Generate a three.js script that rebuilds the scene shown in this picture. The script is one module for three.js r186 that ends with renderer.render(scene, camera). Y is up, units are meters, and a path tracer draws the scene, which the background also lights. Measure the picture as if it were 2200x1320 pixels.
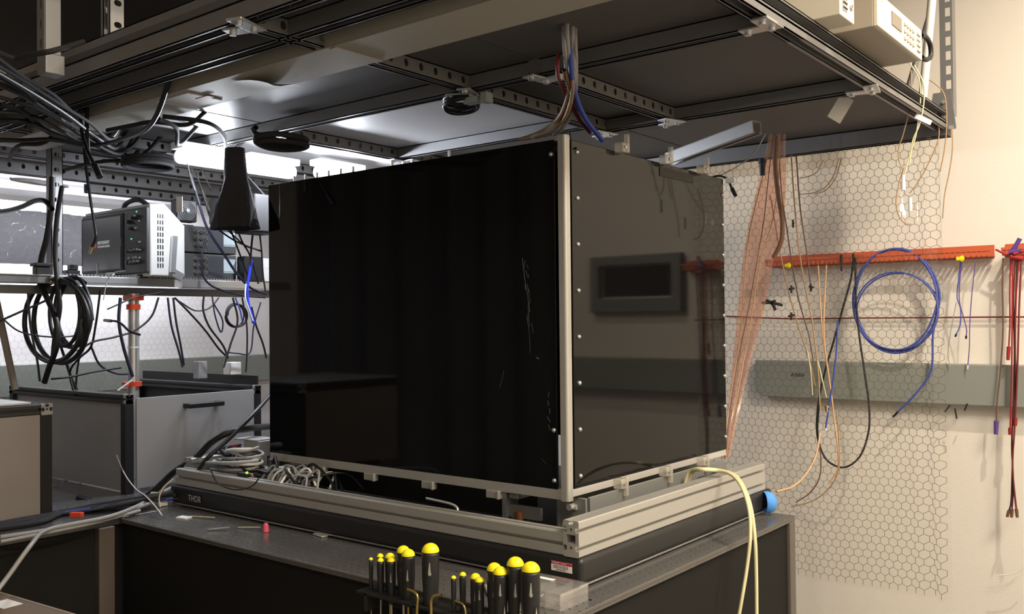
import * as THREE from 'three';
import { RoundedBoxGeometry } from 'three/addons/geometries/RoundedBoxGeometry.js';
import { mergeGeometries } from 'three/addons/utils/BufferGeometryUtils.js';
import { RectAreaLightUniformsLib } from 'three/addons/lights/RectAreaLightUniformsLib.js';
import { ImprovedNoise } from 'three/addons/math/ImprovedNoise.js';

// ---------------------------------------------------------------- camera, exposure, room lights
const scene = new THREE.Scene();
scene.background = new THREE.Color(0x000000);
const camera = new THREE.PerspectiveCamera(36.93, 2200 / 1320, 0.05, 60);
camera.rotation.order = 'YXZ';
camera.position.set(1.2746, 1.5493, 1.818);
camera.rotation.set(0.01512, 0.66968, -0.00982);
const renderer = new THREE.WebGLRenderer({ antialias: true });
renderer.toneMapping = THREE.LinearToneMapping;
renderer.toneMappingExposure = 1.0;
renderer.shadowMap.enabled = true;
renderer.shadowMap.type = THREE.PCFSoftShadowMap;
RectAreaLightUniformsLib.init();
const WARM = new THREE.Color().setRGB(1.0, 0.87, 0.69), COOL = new THREE.Color().setRGB(0.86, 0.91, 1.0);
const YC = 3.4;                                   // ceiling height
// recessed warm ceiling downlight near the cream wall: [x, z, candela]
const DOWNLIGHTS = [[1.35, -0.95, 15]];
// warm ceiling light panels, 0.6 m x 1.2 m, the second an added unseen fill: [x, z, strength]
const TROFFERS = [[2.4, 0.3, 68], [1.75, 2.3, 18]];
// cool LED battens under the overhead rack: [x, y, z0, z1, strength]
const BATTENS = [[-1.65, 2.14, 0.02, -0.2, 19], [-1.65, 2.14, -0.27, -0.5, 19], [-1.6, 2.15, -0.56, -0.8, 19]];

// ---------------------------------------------------------------- helpers
let seed = 7;
const rnd = () => { seed = (seed * 1664525 + 1013904223) >>> 0; return seed / 4294967296; };
const rr = (a, b) => a + (b - a) * rnd();
const noise = new ImprovedNoise();
const V = (x, y, z) => new THREE.Vector3(x, y, z);
const names = {};
function numbered(n) { const k = names[n] = (names[n] ?? -1) + 1; return k ? n + '_' + String(k).padStart(3, '0') : n; }
function tag(o, label, category, group, kind) {
  if (label) o.userData.label = label;
  if (category) o.userData.category = category;
  if (group) o.userData.group = group;
  if (kind) o.userData.kind = kind;
  return o;
}
function shadow(m) { m.castShadow = true; m.receiveShadow = true; return m; }
function thing(name, label, category, [x, y, z] = [0, 0, 0], turn = 0, group) {
  const o = new THREE.Group(); o.name = numbered(name); scene.add(o);
  o.position.set(x, y, z); o.rotation.y = turn;
  return tag(o, label, category, group);
}
function part(name, geo, mat, parent, label) {
  const m = shadow(new THREE.Mesh(Array.isArray(geo) ? merge(geo) : geo, mat)); m.name = name; parent.add(m);
  if (label) m.userData.label = label;
  return m;
}
function single(name, geo, mat, label, category, [x, y, z] = [0, 0, 0], turn = 0, group) {
  const m = shadow(new THREE.Mesh(Array.isArray(geo) ? merge(geo) : geo, mat)); m.name = numbered(name); scene.add(m);
  m.position.set(x, y, z); m.rotation.y = turn;
  return tag(m, label, category, group);
}
function struct(name, geo, mat, label) {
  const m = shadow(new THREE.Mesh(Array.isArray(geo) ? merge(geo) : geo, mat)); m.name = name; scene.add(m);
  return tag(m, label, null, null, 'structure');
}
function merge(list) {
  return mergeGeometries(list.map(g => { const h = g.index ? g.toNonIndexed() : g; for (const k of Object.keys(h.attributes)) if (!['position', 'normal', 'uv'].includes(k)) h.deleteAttribute(k); return h; }));
}
const box = (w, h, d, x = 0, y = 0, z = 0) => new THREE.BoxGeometry(w, h, d).translate(x, y, z);
const rbox = (w, h, d, x = 0, y = 0, z = 0, r = 0.004, s = 2) => new RoundedBoxGeometry(w, h, d, s, Math.min(r, w / 2.01, h / 2.01, d / 2.01)).translate(x, y, z);
const span = (x0, x1, y0, y1, z0, z1) => box(Math.abs(x1 - x0), Math.abs(y1 - y0), Math.abs(z1 - z0), (x0 + x1) / 2, (y0 + y1) / 2, (z0 + z1) / 2);
const cyl = (r0, r1, h, x = 0, y = 0, z = 0, s = 16) => new THREE.CylinderGeometry(r0, r1, h, s).translate(x, y, z);
function rod(a, b, r, s = 10, r2 = r) {
  const A = V(...a), B = V(...b), d = B.clone().sub(A), L = d.length();
  const g = new THREE.CylinderGeometry(r2, r, L, s);
  g.applyQuaternion(new THREE.Quaternion().setFromUnitVectors(V(0, 1, 0), d.normalize()));
  return g.translate((A.x + B.x) / 2, (A.y + B.y) / 2, (A.z + B.z) / 2);
}
function bar(a, b, w, h) {                         // rectangular bar from a to b, w wide, h high
  const A = V(...a), B = V(...b), d = B.clone().sub(A), L = d.length();
  const g = new THREE.BoxGeometry(w, h, L); const m = new THREE.Matrix4().lookAt(A, B, V(0, 1, 0));
  g.applyMatrix4(m);
  return g.translate((A.x + B.x) / 2, (A.y + B.y) / 2, (A.z + B.z) / 2);
}
function tubeGeo(pts, r, seg, rad = 7) {
  const c = new THREE.CatmullRomCurve3(pts.map(p => Array.isArray(p) ? V(...p) : p), false, 'centripetal');
  return new THREE.TubeGeometry(c, seg ?? Math.min(220, Math.max(8, pts.length * 8)), r, rad, false);
}
const C = (r, g, b) => new THREE.Color().setRGB(r, g, b);
const mat = (c, o = {}) => new THREE.MeshStandardMaterial({ color: c, roughness: 0.6, metalness: 0, ...o });
const phys = (c, o = {}) => new THREE.MeshPhysicalMaterial({ color: c, roughness: 0.5, metalness: 0, ...o });
function canvasTex(w, h, draw) {
  const c = document.createElement('canvas'); c.width = w; c.height = h; draw(c.getContext('2d'), w, h);
  const t = new THREE.CanvasTexture(c); t.colorSpace = THREE.SRGBColorSpace; t.anisotropy = 4; return t;
}
function noiseTex(n, fn, srgb) {
  const d = new Uint8Array(n * n * 4);
  for (let j = 0; j < n; j++) for (let i = 0; i < n; i++) { const v = fn(i, j); const k = 4 * (j * n + i); for (let q = 0; q < 3; q++) d[k + q] = Math.max(0, Math.min(255, Array.isArray(v) ? v[q] : v)); d[k + 3] = 255; }
  const t = new THREE.DataTexture(d, n, n); t.magFilter = THREE.LinearFilter; t.minFilter = THREE.LinearMipmapLinearFilter; t.generateMipmaps = true;
  t.wrapS = t.wrapT = THREE.RepeatWrapping; if (srgb) t.colorSpace = THREE.SRGBColorSpace; t.needsUpdate = true; return t;
}
function tileNoise(i, j, n, f, s) {                 // tileable noise
  const a = i / n * 2 * Math.PI, b = j / n * 2 * Math.PI;
  return noise.noise(Math.cos(a) * f + s, Math.sin(a) * f + Math.cos(b) * f, Math.sin(b) * f + s * 1.7);
}
// ---------------------------------------------------------------- materials
const plasterBump = noiseTex(256, (i, j) => 128 + 60 * tileNoise(i, j, 256, 9, 3) + 40 * (rnd() - 0.5));
plasterBump.repeat.set(3, 3);
const brushed = noiseTex(256, (i, j) => 150 + 35 * tileNoise(i, j, 256, 2, 1) + 60 * (rnd() - 0.5));
const M = {
  wall: mat(C(0.80, 0.75, 0.68), { roughness: 0.92, bumpMap: plasterBump, bumpScale: 0.0006 }),
  wallLeft: mat(C(0.80, 0.76, 0.76), { roughness: 0.92, bumpMap: plasterBump, bumpScale: 0.0006 }),
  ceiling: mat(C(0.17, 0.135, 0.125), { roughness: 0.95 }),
  floor: mat(C(0.13, 0.125, 0.12), { roughness: 0.55 }),
  acrylic: phys(C(0.0045, 0.0045, 0.005), { roughness: 0.045, ior: 1.5, specularIntensity: 0.43 }),
  blackMatt: mat(C(0.012, 0.012, 0.013), { roughness: 0.55 }),
  blackPlastic: mat(C(0.016, 0.016, 0.017), { roughness: 0.42 }),
  blackRubber: mat(C(0.014, 0.014, 0.015), { roughness: 0.6 }),
  tableTop: mat(C(0.13, 0.128, 0.126), { roughness: 0.42, metalness: 0.35, roughnessMap: brushed }),
  skirt: phys(C(0.012, 0.0117, 0.011), { roughness: 0.7, specularIntensity: 0.35 }),
  tableEdge: mat(C(0.14, 0.125, 0.11), { roughness: 0.55, metalness: 0.3 }),
  alu: mat(C(0.50, 0.495, 0.47), { roughness: 0.38, metalness: 0.55 }),
  aluBright: mat(C(0.72, 0.71, 0.69), { roughness: 0.32, metalness: 0.6 }),
  aluDark: mat(C(0.05, 0.05, 0.05), { roughness: 0.5, metalness: 0.3 }),
  zinc: mat(C(0.24, 0.24, 0.245), { roughness: 0.42, metalness: 0.55 }),
  zincBright: mat(C(0.62, 0.63, 0.64), { roughness: 0.3, metalness: 0.75 }),
  shelfBoard: mat(C(0.09, 0.086, 0.085), { roughness: 0.62 }),
  shelfBoardLit: mat(C(0.68, 0.67, 0.69), { roughness: 0.55 }),  // paler board copy, LED light on these bays put into the colour
  trayPaint: mat(C(0.36, 0.34, 0.29), { roughness: 0.6 }),
  steel: mat(C(0.55, 0.55, 0.55), { roughness: 0.3, metalness: 0.9 }),
  screw: mat(C(0.6, 0.6, 0.58), { roughness: 0.3, metalness: 0.8 }),
  raceway: mat(C(0.26, 0.275, 0.25), { roughness: 0.5 }),
  orange: mat(C(0.55, 0.115, 0.045), { roughness: 0.5 }),
  greyPanel: mat(C(0.36, 0.36, 0.37), { roughness: 0.55 }),
  greyPanelWarm: mat(C(0.36, 0.33, 0.315), { roughness: 0.55 }),
  scopeCase: mat(C(0.62, 0.62, 0.61), { roughness: 0.5 }),
  scopeFront: mat(C(0.045, 0.045, 0.047), { roughness: 0.45 }),
  cream: mat(C(0.72, 0.67, 0.55), { roughness: 0.5 }),
  beigeCase: mat(C(0.42, 0.37, 0.30), { roughness: 0.55 }),
  white: mat(C(0.80, 0.79, 0.77), { roughness: 0.5 }),
  paper: mat(C(0.82, 0.81, 0.78), { roughness: 0.8 }),
  yellow: mat(C(0.98, 0.84, 0.012), { roughness: 0.38 }),
  gold: mat(C(0.62, 0.46, 0.14), { roughness: 0.28, metalness: 0.85 }),
  brass: mat(C(0.65, 0.48, 0.2), { roughness: 0.32, metalness: 0.9 }),
  clear: phys(C(0.975, 0.97, 0.965), { roughness: 0.1, transmission: 0.94, thickness: 0, ior: 1.45 }),
  film: phys(C(0.97, 0.965, 0.95), { roughness: 0.06, transmission: 1, thickness: 0, ior: 1.35, side: THREE.DoubleSide }),
  hazyFilm: phys(C(0.075, 0.075, 0.078), { roughness: 0.12, transmission: 0.85, thickness: 0, ior: 1.45, side: THREE.DoubleSide }),
  gridInk: mat(C(0.13, 0.11, 0.085), { roughness: 0.6, side: THREE.DoubleSide }),
  copperSleeve: phys(C(0.99, 0.66, 0.55), { roughness: 0.3, transmission: 0.88, thickness: 0, side: THREE.DoubleSide }),
  blueFoam: mat(C(0.08, 0.30, 0.78), { roughness: 0.7 }),
  cBlack: mat(C(0.010, 0.010, 0.011), { roughness: 0.45 }),
  cBlackSoft: mat(C(0.018, 0.017, 0.019), { roughness: 0.85 }),
  cGrey: mat(C(0.32, 0.32, 0.32), { roughness: 0.5 }),
  cWhite: mat(C(0.75, 0.74, 0.72), { roughness: 0.45 }),
  cCream: mat(C(0.72, 0.66, 0.40), { roughness: 0.5 }),
  cTan: mat(C(0.40, 0.25, 0.13), { roughness: 0.55 }),
  cBrown: mat(C(0.16, 0.075, 0.04), { roughness: 0.55 }),
  cPeach: mat(C(0.68, 0.40, 0.22), { roughness: 0.55 }),
  cRed: mat(C(0.34, 0.016, 0.018), { roughness: 0.5 }),
  cDarkRed: mat(C(0.17, 0.02, 0.02), { roughness: 0.5 }),
  cBlue: mat(C(0.05, 0.085, 0.42), { roughness: 0.45 }),
  cBlueBright: mat(C(0.02, 0.05, 0.75), { roughness: 0.45 }),
  cNavy: mat(C(0.014, 0.015, 0.035), { roughness: 0.5 }),
  cPurple: mat(C(0.11, 0.05, 0.28), { roughness: 0.5 }),
  redClamp: mat(C(0.68, 0.06, 0.02), { roughness: 0.45 }),
  pink: mat(C(0.70, 0.10, 0.16), { roughness: 0.5 }),
};
M.acrylicSide = M.acrylic;
M.wallLeft.bumpMap = M.wall.bumpMap;

// ---------------------------------------------------------------- the room shell
const XL = -3.2, XR = 3.6, ZB = -2.05, ZF = 4.2;
struct('floor', span(XL - 0.15, XR + 0.15, -0.15, 0, ZB - 0.15, ZF + 0.15), M.floor, 'grey laboratory floor under the optical tables');
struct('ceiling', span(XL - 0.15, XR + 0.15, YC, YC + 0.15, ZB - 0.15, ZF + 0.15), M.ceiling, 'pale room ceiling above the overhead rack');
{ // back wall with a window opening to the right of the curtain
  const s = new THREE.Shape(); s.moveTo(XL - 0.15, 0); s.lineTo(XR + 0.15, 0); s.lineTo(XR + 0.15, YC); s.lineTo(XL - 0.15, YC); s.closePath();
  const h = new THREE.Path(); h.moveTo(0.83, 1.66); h.lineTo(0.83, 1.81); h.lineTo(1.215, 1.81); h.lineTo(1.215, 1.66); h.closePath(); s.holes.push(h);
  const g = new THREE.ExtrudeGeometry(s, { depth: 0.15, bevelEnabled: false }); g.translate(0, 0, ZB - 0.15);
  struct('wall_back', g, M.wall, 'cream painted wall behind the vinyl curtain');
  const w = new THREE.Group(); w.name = 'window_1'; scene.add(w); w.position.set(1.02, 1.59, ZB);
  tag(w, 'grey framed dark observation window in the cream wall', null, null, 'structure');
  const fs = new THREE.Shape(); fs.moveTo(-0.25, 0); fs.lineTo(0.25, 0); fs.lineTo(0.25, 0.268); fs.lineTo(-0.25, 0.268); fs.closePath();
  const fh = new THREE.Path(); fh.moveTo(-0.205, 0.06); fh.lineTo(-0.205, 0.228); fh.lineTo(0.205, 0.228); fh.lineTo(0.205, 0.06); fh.closePath(); fs.holes.push(fh);
  part('window_frame', new THREE.ExtrudeGeometry(fs, { depth: 0.03, bevelEnabled: true, bevelSize: 0.004, bevelThickness: 0.004, bevelSegments: 1 }).translate(0, 0, 0.001), mat(C(0.2, 0.2, 0.2)), w);
  part('pane', box(0.40, 0.16, 0.006, 0, 0.144, -0.02), M.acrylic, w, 'dark glass pane');
}
struct('wall_left', span(XL - 0.15, XL, 0, YC, ZB - 0.15, ZF + 0.15), M.wallLeft, 'pale wall behind the instrument shelf');
struct('wall_right', span(XR, XR + 0.15, 0, YC, ZB - 0.15, ZF + 0.15), M.wall, 'cream painted side wall');
struct('wall_front', span(XL - 0.15, XR + 0.15, 0, YC, ZF, ZF + 0.15), M.wall, 'cream painted far wall of the laboratory');

{ // pleated curtain added out of view to keep the black panel reflection dark
  const g = new THREE.PlaneGeometry(4.6, 2.7, 220, 2), p = g.attributes.position; for (let i = 0; i < p.count; i++) p.setZ(i, 0.03 * Math.sin(p.getX(i) * 26) + 0.01 * Math.sin(p.getX(i) * 61)); g.computeVertexNormals();
  single('added_curtain', g, mat(C(0.2, 0.2, 0.215), { roughness: 0.9, side: THREE.DoubleSide }), 'grey pleated curtain added unseen at the front left to darken the reflection', 'curtain', [-1.35, 1.42, 2.95], Math.PI * 0.82);
}
// ---------------------------------------------------------------- lamps
for (const [x, z, cd] of DOWNLIGHTS) {
  const t = thing('ceiling_downlight', 'round warm white downlight recessed in the ceiling', 'lamp', [x, YC, z], 0, 'warm ceiling downlights');
  part('trim_ring', new THREE.TorusGeometry(0.085, 0.012, 8, 32).rotateX(Math.PI / 2).translate(0, -0.004, 0), M.white, t);
  const glow = mat(0x111111, { emissive: WARM, emissiveIntensity: 6 });
  part('lens', new THREE.CylinderGeometry(0.078, 0.078, 0.006, 28).translate(0, -0.004, 0), glow, t);
  const l = new THREE.SpotLight(WARM, cd, 0, 1.5, 1.0, 2); l.position.set(0, -0.02, 0); l.target.position.set(0, -2, 0); t.add(l.target); l.castShadow = true; l.shadow.radius = 1.5; l.shadow.mapSize.set(1024, 1024); l.shadow.bias = -0.002;
  t.add(l);
}
for (const [n, [x, z, k]] of TROFFERS.entries()) {
  const t = thing('ceiling_light_panel', n ? 'warm rectangular light panel added unseen behind the camera as frontal fill' : 'warm rectangular ceiling light panel right of the tables', 'lamp', [x, YC, z]);
  part('frame', [box(0.64, 0.012, 0.02, 0, -0.006, 0.61), box(0.64, 0.012, 0.02, 0, -0.006, -0.61), box(0.02, 0.012, 1.22, 0.31, -0.006, 0), box(0.02, 0.012, 1.22, -0.31, -0.006, 0)], M.white, t);
  part('diffuser', box(0.6, 0.004, 1.2, 0, -0.004, 0), mat(0x333333, { emissive: WARM, emissiveIntensity: 2 }), t);
  const l = new THREE.RectAreaLight(WARM, k, 0.6, 1.2); l.position.set(0, -0.014, 0); l.rotation.x = -Math.PI / 2; t.add(l);
}
const BATTEN_WORDS = ['between the black coil and the black sleeve', 'just behind the black sleeve', 'peeping over the edge of the black enclosure'];
for (const [n, [x, y, z0, z1, k]] of BATTENS.entries()) {
  const L = Math.abs(z1 - z0), zc = (z0 + z1) / 2;
  const t = thing('led_batten', 'glowing cool white LED batten under the rack, ' + BATTEN_WORDS[n], 'lamp', [x, y, zc], 0, 'LED battens under the rack');
  part('housing', rbox(0.07, 0.025, L, 0, 0.04, 0, 0.004), M.white, t);
  const glow = mat(0x222222, { emissive: COOL, emissiveIntensity: 6 });
  part('diffuser', rbox(0.06, 0.05, L - 0.01, 0, 0.003, 0, 0.02, 3), glow, t);
  const l = new THREE.RectAreaLight(COOL, k, 0.06, L - 0.02); l.position.set(0, -0.026, 0); l.rotation.x = -Math.PI / 2; t.add(l);
  const l2 = new THREE.PointLight(COOL, k * 0.05, 0, 2); l2.position.set(0.06, -0.02, 0); l2.castShadow = true; t.add(l2);
}
{ // batten behind the far strut, washing the left wall
  const t = thing('led_batten', 'cool white LED batten facing the left wall above the plastic sheet', 'lamp', [-2.9, 2.12, -0.1]);
  part('housing', rbox(0.06, 0.03, 1.5, 0, 0, 0, 0.004).rotateZ(-0.62), M.white, t);
  part('diffuser', rbox(0.045, 0.02, 1.46, 0, -0.022, 0, 0.008, 2).rotateZ(-0.62), mat(0x222222, { emissive: COOL, emissiveIntensity: 6 }), t);
  const l = new THREE.RectAreaLight(COOL, 88, 1.46, 0.045); l.position.set(-0.024, -0.034, 0); l.rotation.order = 'YXZ'; l.rotation.set(-0.95, Math.PI / 2, 0); t.add(l);
}

// ---------------------------------------------------------------- overhead rack of slotted channel
const YT = 2.19, SW = 0.041;                        // underside of the struts, strut width
function strutGeo(L, holesA, holesB, h = SW, pitch = 0.055) {   // along +z from 0 to L, slot facing down, base at y = 0
  const t = 0.0028, list = [];
  list.push(box(SW, t, L, 0, h - t / 2, L / 2));
  for (const [s, holes] of [[1, holesA], [-1, holesB]]) {
    if (holes) {
      const sh = new THREE.Shape(); sh.moveTo(0, 0); sh.lineTo(L, 0); sh.lineTo(L, h); sh.lineTo(0, h); sh.closePath();
      for (let z = pitch * 0.5; z < L - 0.02; z += pitch) {
        const p = new THREE.Path(), a = 0.0075, b = 0.010, cy = h * 0.55;
        p.moveTo(z - a, cy - b + a); p.absarc(z, cy - b + a, a, Math.PI, 0, false); p.absarc(z, cy + b - a, a, 0, Math.PI, false); p.closePath();
        sh.holes.push(p);
      }
      const g = new THREE.ExtrudeGeometry(sh, { depth: t, bevelEnabled: false, curveSegments: 4 });
      g.rotateY(-Math.PI / 2).translate(s * (SW / 2 - t / 2) + t / 2, 0, 0);
      list.push(g);
    } else list.push(box(t, h, L, s * (SW / 2 - t / 2), h / 2, L / 2));
    list.push(box(0.0095, t, L, s * (SW / 2 - 0.00475), t / 2, L / 2));
    list.push(box(t, 0.008, L, s * (SW / 2 - 0.0095 + t / 2), 0.004, L / 2));
  }
  return merge(list);
}
const rack = thing('overhead_rack', 'overhead rack of slotted metal channel carrying grey boards above the tables', 'rack', [0, YT, 0]);
function strutZ(x, z0, z1, y = 0, o = {}) {         // strut running along z
  const g = strutGeo(Math.abs(z0 - z1), o.right ?? true, o.left ?? false, o.h, o.pitch); g.translate(x, y, Math.min(z0, z1));
  return part('channel_strut', g, M.zinc, rack);
}
function strutX(z, x0, x1, y = 0, o = {}) {
  const g = strutGeo(Math.abs(x0 - x1), o.front ?? false, o.back ?? false, o.h, o.pitch); g.rotateY(Math.PI / 2).translate(Math.min(x0, x1), y, z);
  return part('channel_strut', g, M.zinc, rack);
}
// long way
strutZ(0.478, 1.1, -1.6, 0, { right: false, h: 0.02 });
part('channel_strut', strutGeo(2.7, false, false).rotateZ(Math.PI / 2).translate(0.4985, 0.0405, -1.6), M.zinc, rack);
strutZ(-0.16, -0.095, -0.82); strutZ(-0.405, 0.62, -0.10); strutZ(-0.42, -0.14, -0.9);
strutZ(-1.325, -0.14, -1.0); strutZ(-1.885, 0.9, -0.14); strutZ(-1.885, -0.14, -1.4, 0); strutZ(-2.34, 0.9, -1.2); strutZ(-2.66, 0.9, -1.3, -0.018, { h: 0.06 });
strutZ(-2.72, -0.2, -1.4, -0.055, {});
// cross way
strutX(-0.118, -1.9, 0.457, 0, { front: true });
strutX(-0.84, -0.47, 0.457, 0, { front: true });
strutX(-0.745, -1.35, -0.44, 0, { front: true });
strutX(-1.6, -2.7, 0.5, -0.02, { h: 0.06 });
strutX(0.635, -2.7, 0.457, 0.0, { front: true }); strutX(0.635, -2.7, 0.457, 0.041, { front: true, pitch: 0.09 });
strutX(0.50, -2.0, 0.457, 0.0, {});
// boards on top of the channels, one to each bay; the last is added to block batten light
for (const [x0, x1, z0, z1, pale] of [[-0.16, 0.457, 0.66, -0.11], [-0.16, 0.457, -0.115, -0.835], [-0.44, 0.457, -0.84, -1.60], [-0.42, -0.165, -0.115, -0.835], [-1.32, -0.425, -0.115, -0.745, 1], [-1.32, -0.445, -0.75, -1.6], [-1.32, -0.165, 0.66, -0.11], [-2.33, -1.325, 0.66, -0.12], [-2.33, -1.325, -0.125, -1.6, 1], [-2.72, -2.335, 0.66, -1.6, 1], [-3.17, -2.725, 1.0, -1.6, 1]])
  part('shelf_board', span(x0 + 0.002, x1 - 0.002, 0.0415, 0.0575, z0, z1 + 0.003), pale ? M.shelfBoardLit : M.shelfBoard, rack, pale ? 'board with LED light put into its pale colour' : 'dark laminate board');
// angle plates and nuts where the channels meet
function plate(x, z, a = 0) {
  const b = [rbox(0.09, 0.006, 0.04, 0, -0.004, 0, 0.002, 1), rbox(0.04, 0.006, 0.09, 0.025, -0.0045, 0.025, 0.002, 1)];
  const g = merge(b); g.rotateY(a).translate(x, 0, z); const p = part('corner_plate', g, M.zincBright, rack);
  for (const [dx, dz] of [[-0.03, 0], [0.025, 0], [0.025, 0.05]]) { const v = V(dx, -0.010, dz).applyAxisAngle(V(0, 1, 0), a); part('bolt', new THREE.CylinderGeometry(0.0085, 0.0085, 0.008, 6).translate(x + v.x, v.y, z + v.z), M.zincBright, p); }
}
plate(0.46, -0.10); plate(0.45, -0.83, 0.2); plate(-0.16, -0.84, -0.3); plate(-0.43, -0.12, 0.4); plate(-0.43, -0.86, -0.2); plate(-0.16, -0.12, 1.4); plate(-1.32, -0.13, 0); plate(-1.885, -0.13, 0); plate(-1.32, -0.75, 1.57); plate(-1.885, 0.62, 0); plate(-0.405, 0.62, 0.3);
// corner gusset and slotted post above the curtain
{
  const s = new THREE.Shape(); s.moveTo(0, 0); s.lineTo(0.012, 0); s.lineTo(-0.002, 0.13); s.lineTo(-0.06, 0.13); s.lineTo(-0.075, 0.04); s.closePath();
  part('gusset_plate', new THREE.ExtrudeGeometry(s, { depth: 0.005, bevelEnabled: false }).translate(0.515, 0.0, -1.575), M.zinc, rack);
  for (const [x, y] of [[0.49, 0.095], [0.488, 0.045], [0.512, 0.005]]) part('bolt', new THREE.CylinderGeometry(0.007, 0.007, 0.01, 6).rotateX(Math.PI / 2).translate(x, y, -1.566), M.zincBright, rack);
  const sh = new THREE.Shape(); sh.moveTo(-0.0205, 0); sh.lineTo(0.0205, 0); sh.lineTo(0.0205, YC - YT - 0.05); sh.lineTo(-0.0205, YC - YT - 0.05); sh.closePath();
  for (let y = 0.09; y < 0.58; y += 0.05) { const p = new THREE.Path(); p.moveTo(-0.002, y); p.lineTo(0.014, y); p.lineTo(0.014, y + 0.03); p.lineTo(-0.002, y + 0.03); p.closePath(); sh.holes.push(p); }
  const post = [new THREE.ExtrudeGeometry(sh, { depth: 0.003, bevelEnabled: false }).translate(0.498, 0.05, -1.580), box(0.003, YC - YT - 0.05, 0.041, 0.479, (YC - YT + 0.05) / 2, -1.6), box(0.003, YC - YT - 0.05, 0.041, 0.517, (YC - YT + 0.05) / 2, -1.6)];
  part('slotted_post', post, M.zinc, rack);
}
// hanging post at the near left, with its socket
{
  const p = [-1.086,2.305,.72];
  const sh = new THREE.Shape(); sh.moveTo(-0.02, 0); sh.lineTo(0.02, 0); sh.lineTo(0.02, 0.55); sh.lineTo(-0.02, 0.55); sh.closePath();
  for (let y = 0.03; y < 0.5; y += 0.05) { const q = new THREE.Path(); q.absellipse(0, y, 0.0065, 0.014, 0, Math.PI * 2); sh.holes.push(q); }
  const g = [new THREE.ExtrudeGeometry(sh, { depth: 0.003, bevelEnabled: false, curveSegments: 5 }).translate(0, 0, 0.018), box(0.003, 0.55, 0.04, -0.0185, 0.275, 0), box(0.003, 0.55, 0.04, 0.0185, 0.275, 0)];
  part('slotted_post', g.map(k => k.translate(p[0], 0.04, 0.72)), M.zinc, rack);
  part('post_socket', rbox(0.046, 0.052, 0.05, p[0], 0.02, 0.715, 0.003, 1), M.zinc, rack);
}
// hanging drop strut carrying the instrument shelf
part('drop_post', strutGeo(0.49, true, true).rotateX(Math.PI / 2).translate(-2.12, 0.01, 0.2), M.zinc, rack);

// upper tier of the rack over its left part
part('shelf_board', span(-2.72, -0.3, 0.42, 0.44, 0.66, -1.6), M.shelfBoard, rack, 'dark board of the upper tier');
for (const [x, z] of [[-0.93, 0.635], [-2.66, -1.56], [-0.35, -1.56]]) part('slotted_post', strutGeo(0.34, true, true).rotateX(-Math.PI / 2).translate(x, 0.08, z + 0.02), M.zinc, rack);
strutX(-0.2, -2.7, -0.32, 0.379, { front: true }); strutX(-1.0, -2.7, -0.32, 0.379, { front: true });

// painted cable tray hung between the front struts
{
  const t = thing('cable_tray', 'long beige painted sheet metal tray running between the rack channels', 'cable tray', [0, YT, 0]);
  part('pan', rbox(2.6, 0.004, 0.155, -0.85, -0.002, 0.338, 0.001, 1), M.trayPaint, t);
  part('side_lip', [box(2.6, 0.035, 0.003, -0.85, 0.0175, 0.262), box(2.6, 0.035, 0.003, -0.85, 0.0175, 0.414)], M.trayPaint, t);
  part('seam_strip', rbox(0.022, 0.003, 0.15, -0.36, -0.0055, 0.338, 0.001, 1), M.trayPaint, t);
  part('joint_plate', rbox(0.16, 0.003, 0.11, -1.06, -0.0055, 0.34, 0.001, 1), mat(C(0.6, 0.6, 0.58)), t, 'paler patch plate');
  part('sticker', box(0.06, 0.0008, 0.02, -0.99, -0.0075, 0.335).rotateY(0.0), mat(C(0.3, 0.07, 0.06)), t, 'small dark red sticker');
  part('torn_flap', tubeFlap(), M.trayPaint, t);
  function tubeFlap() { const g = new THREE.PlaneGeometry(0.16, 0.12, 10, 6); const p = g.attributes.position; for (let i = 0; i < p.count; i++) { const u = (p.getX(i) + 0.08) / 0.16; p.setZ(i, 0.022 * u * u * (1 + 0.4 * Math.sin(p.getY(i) * 40))); } g.computeVertexNormals(); g.rotateX(Math.PI / 2).translate(-0.72, -0.006, 0.325); return g; }
}

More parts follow.
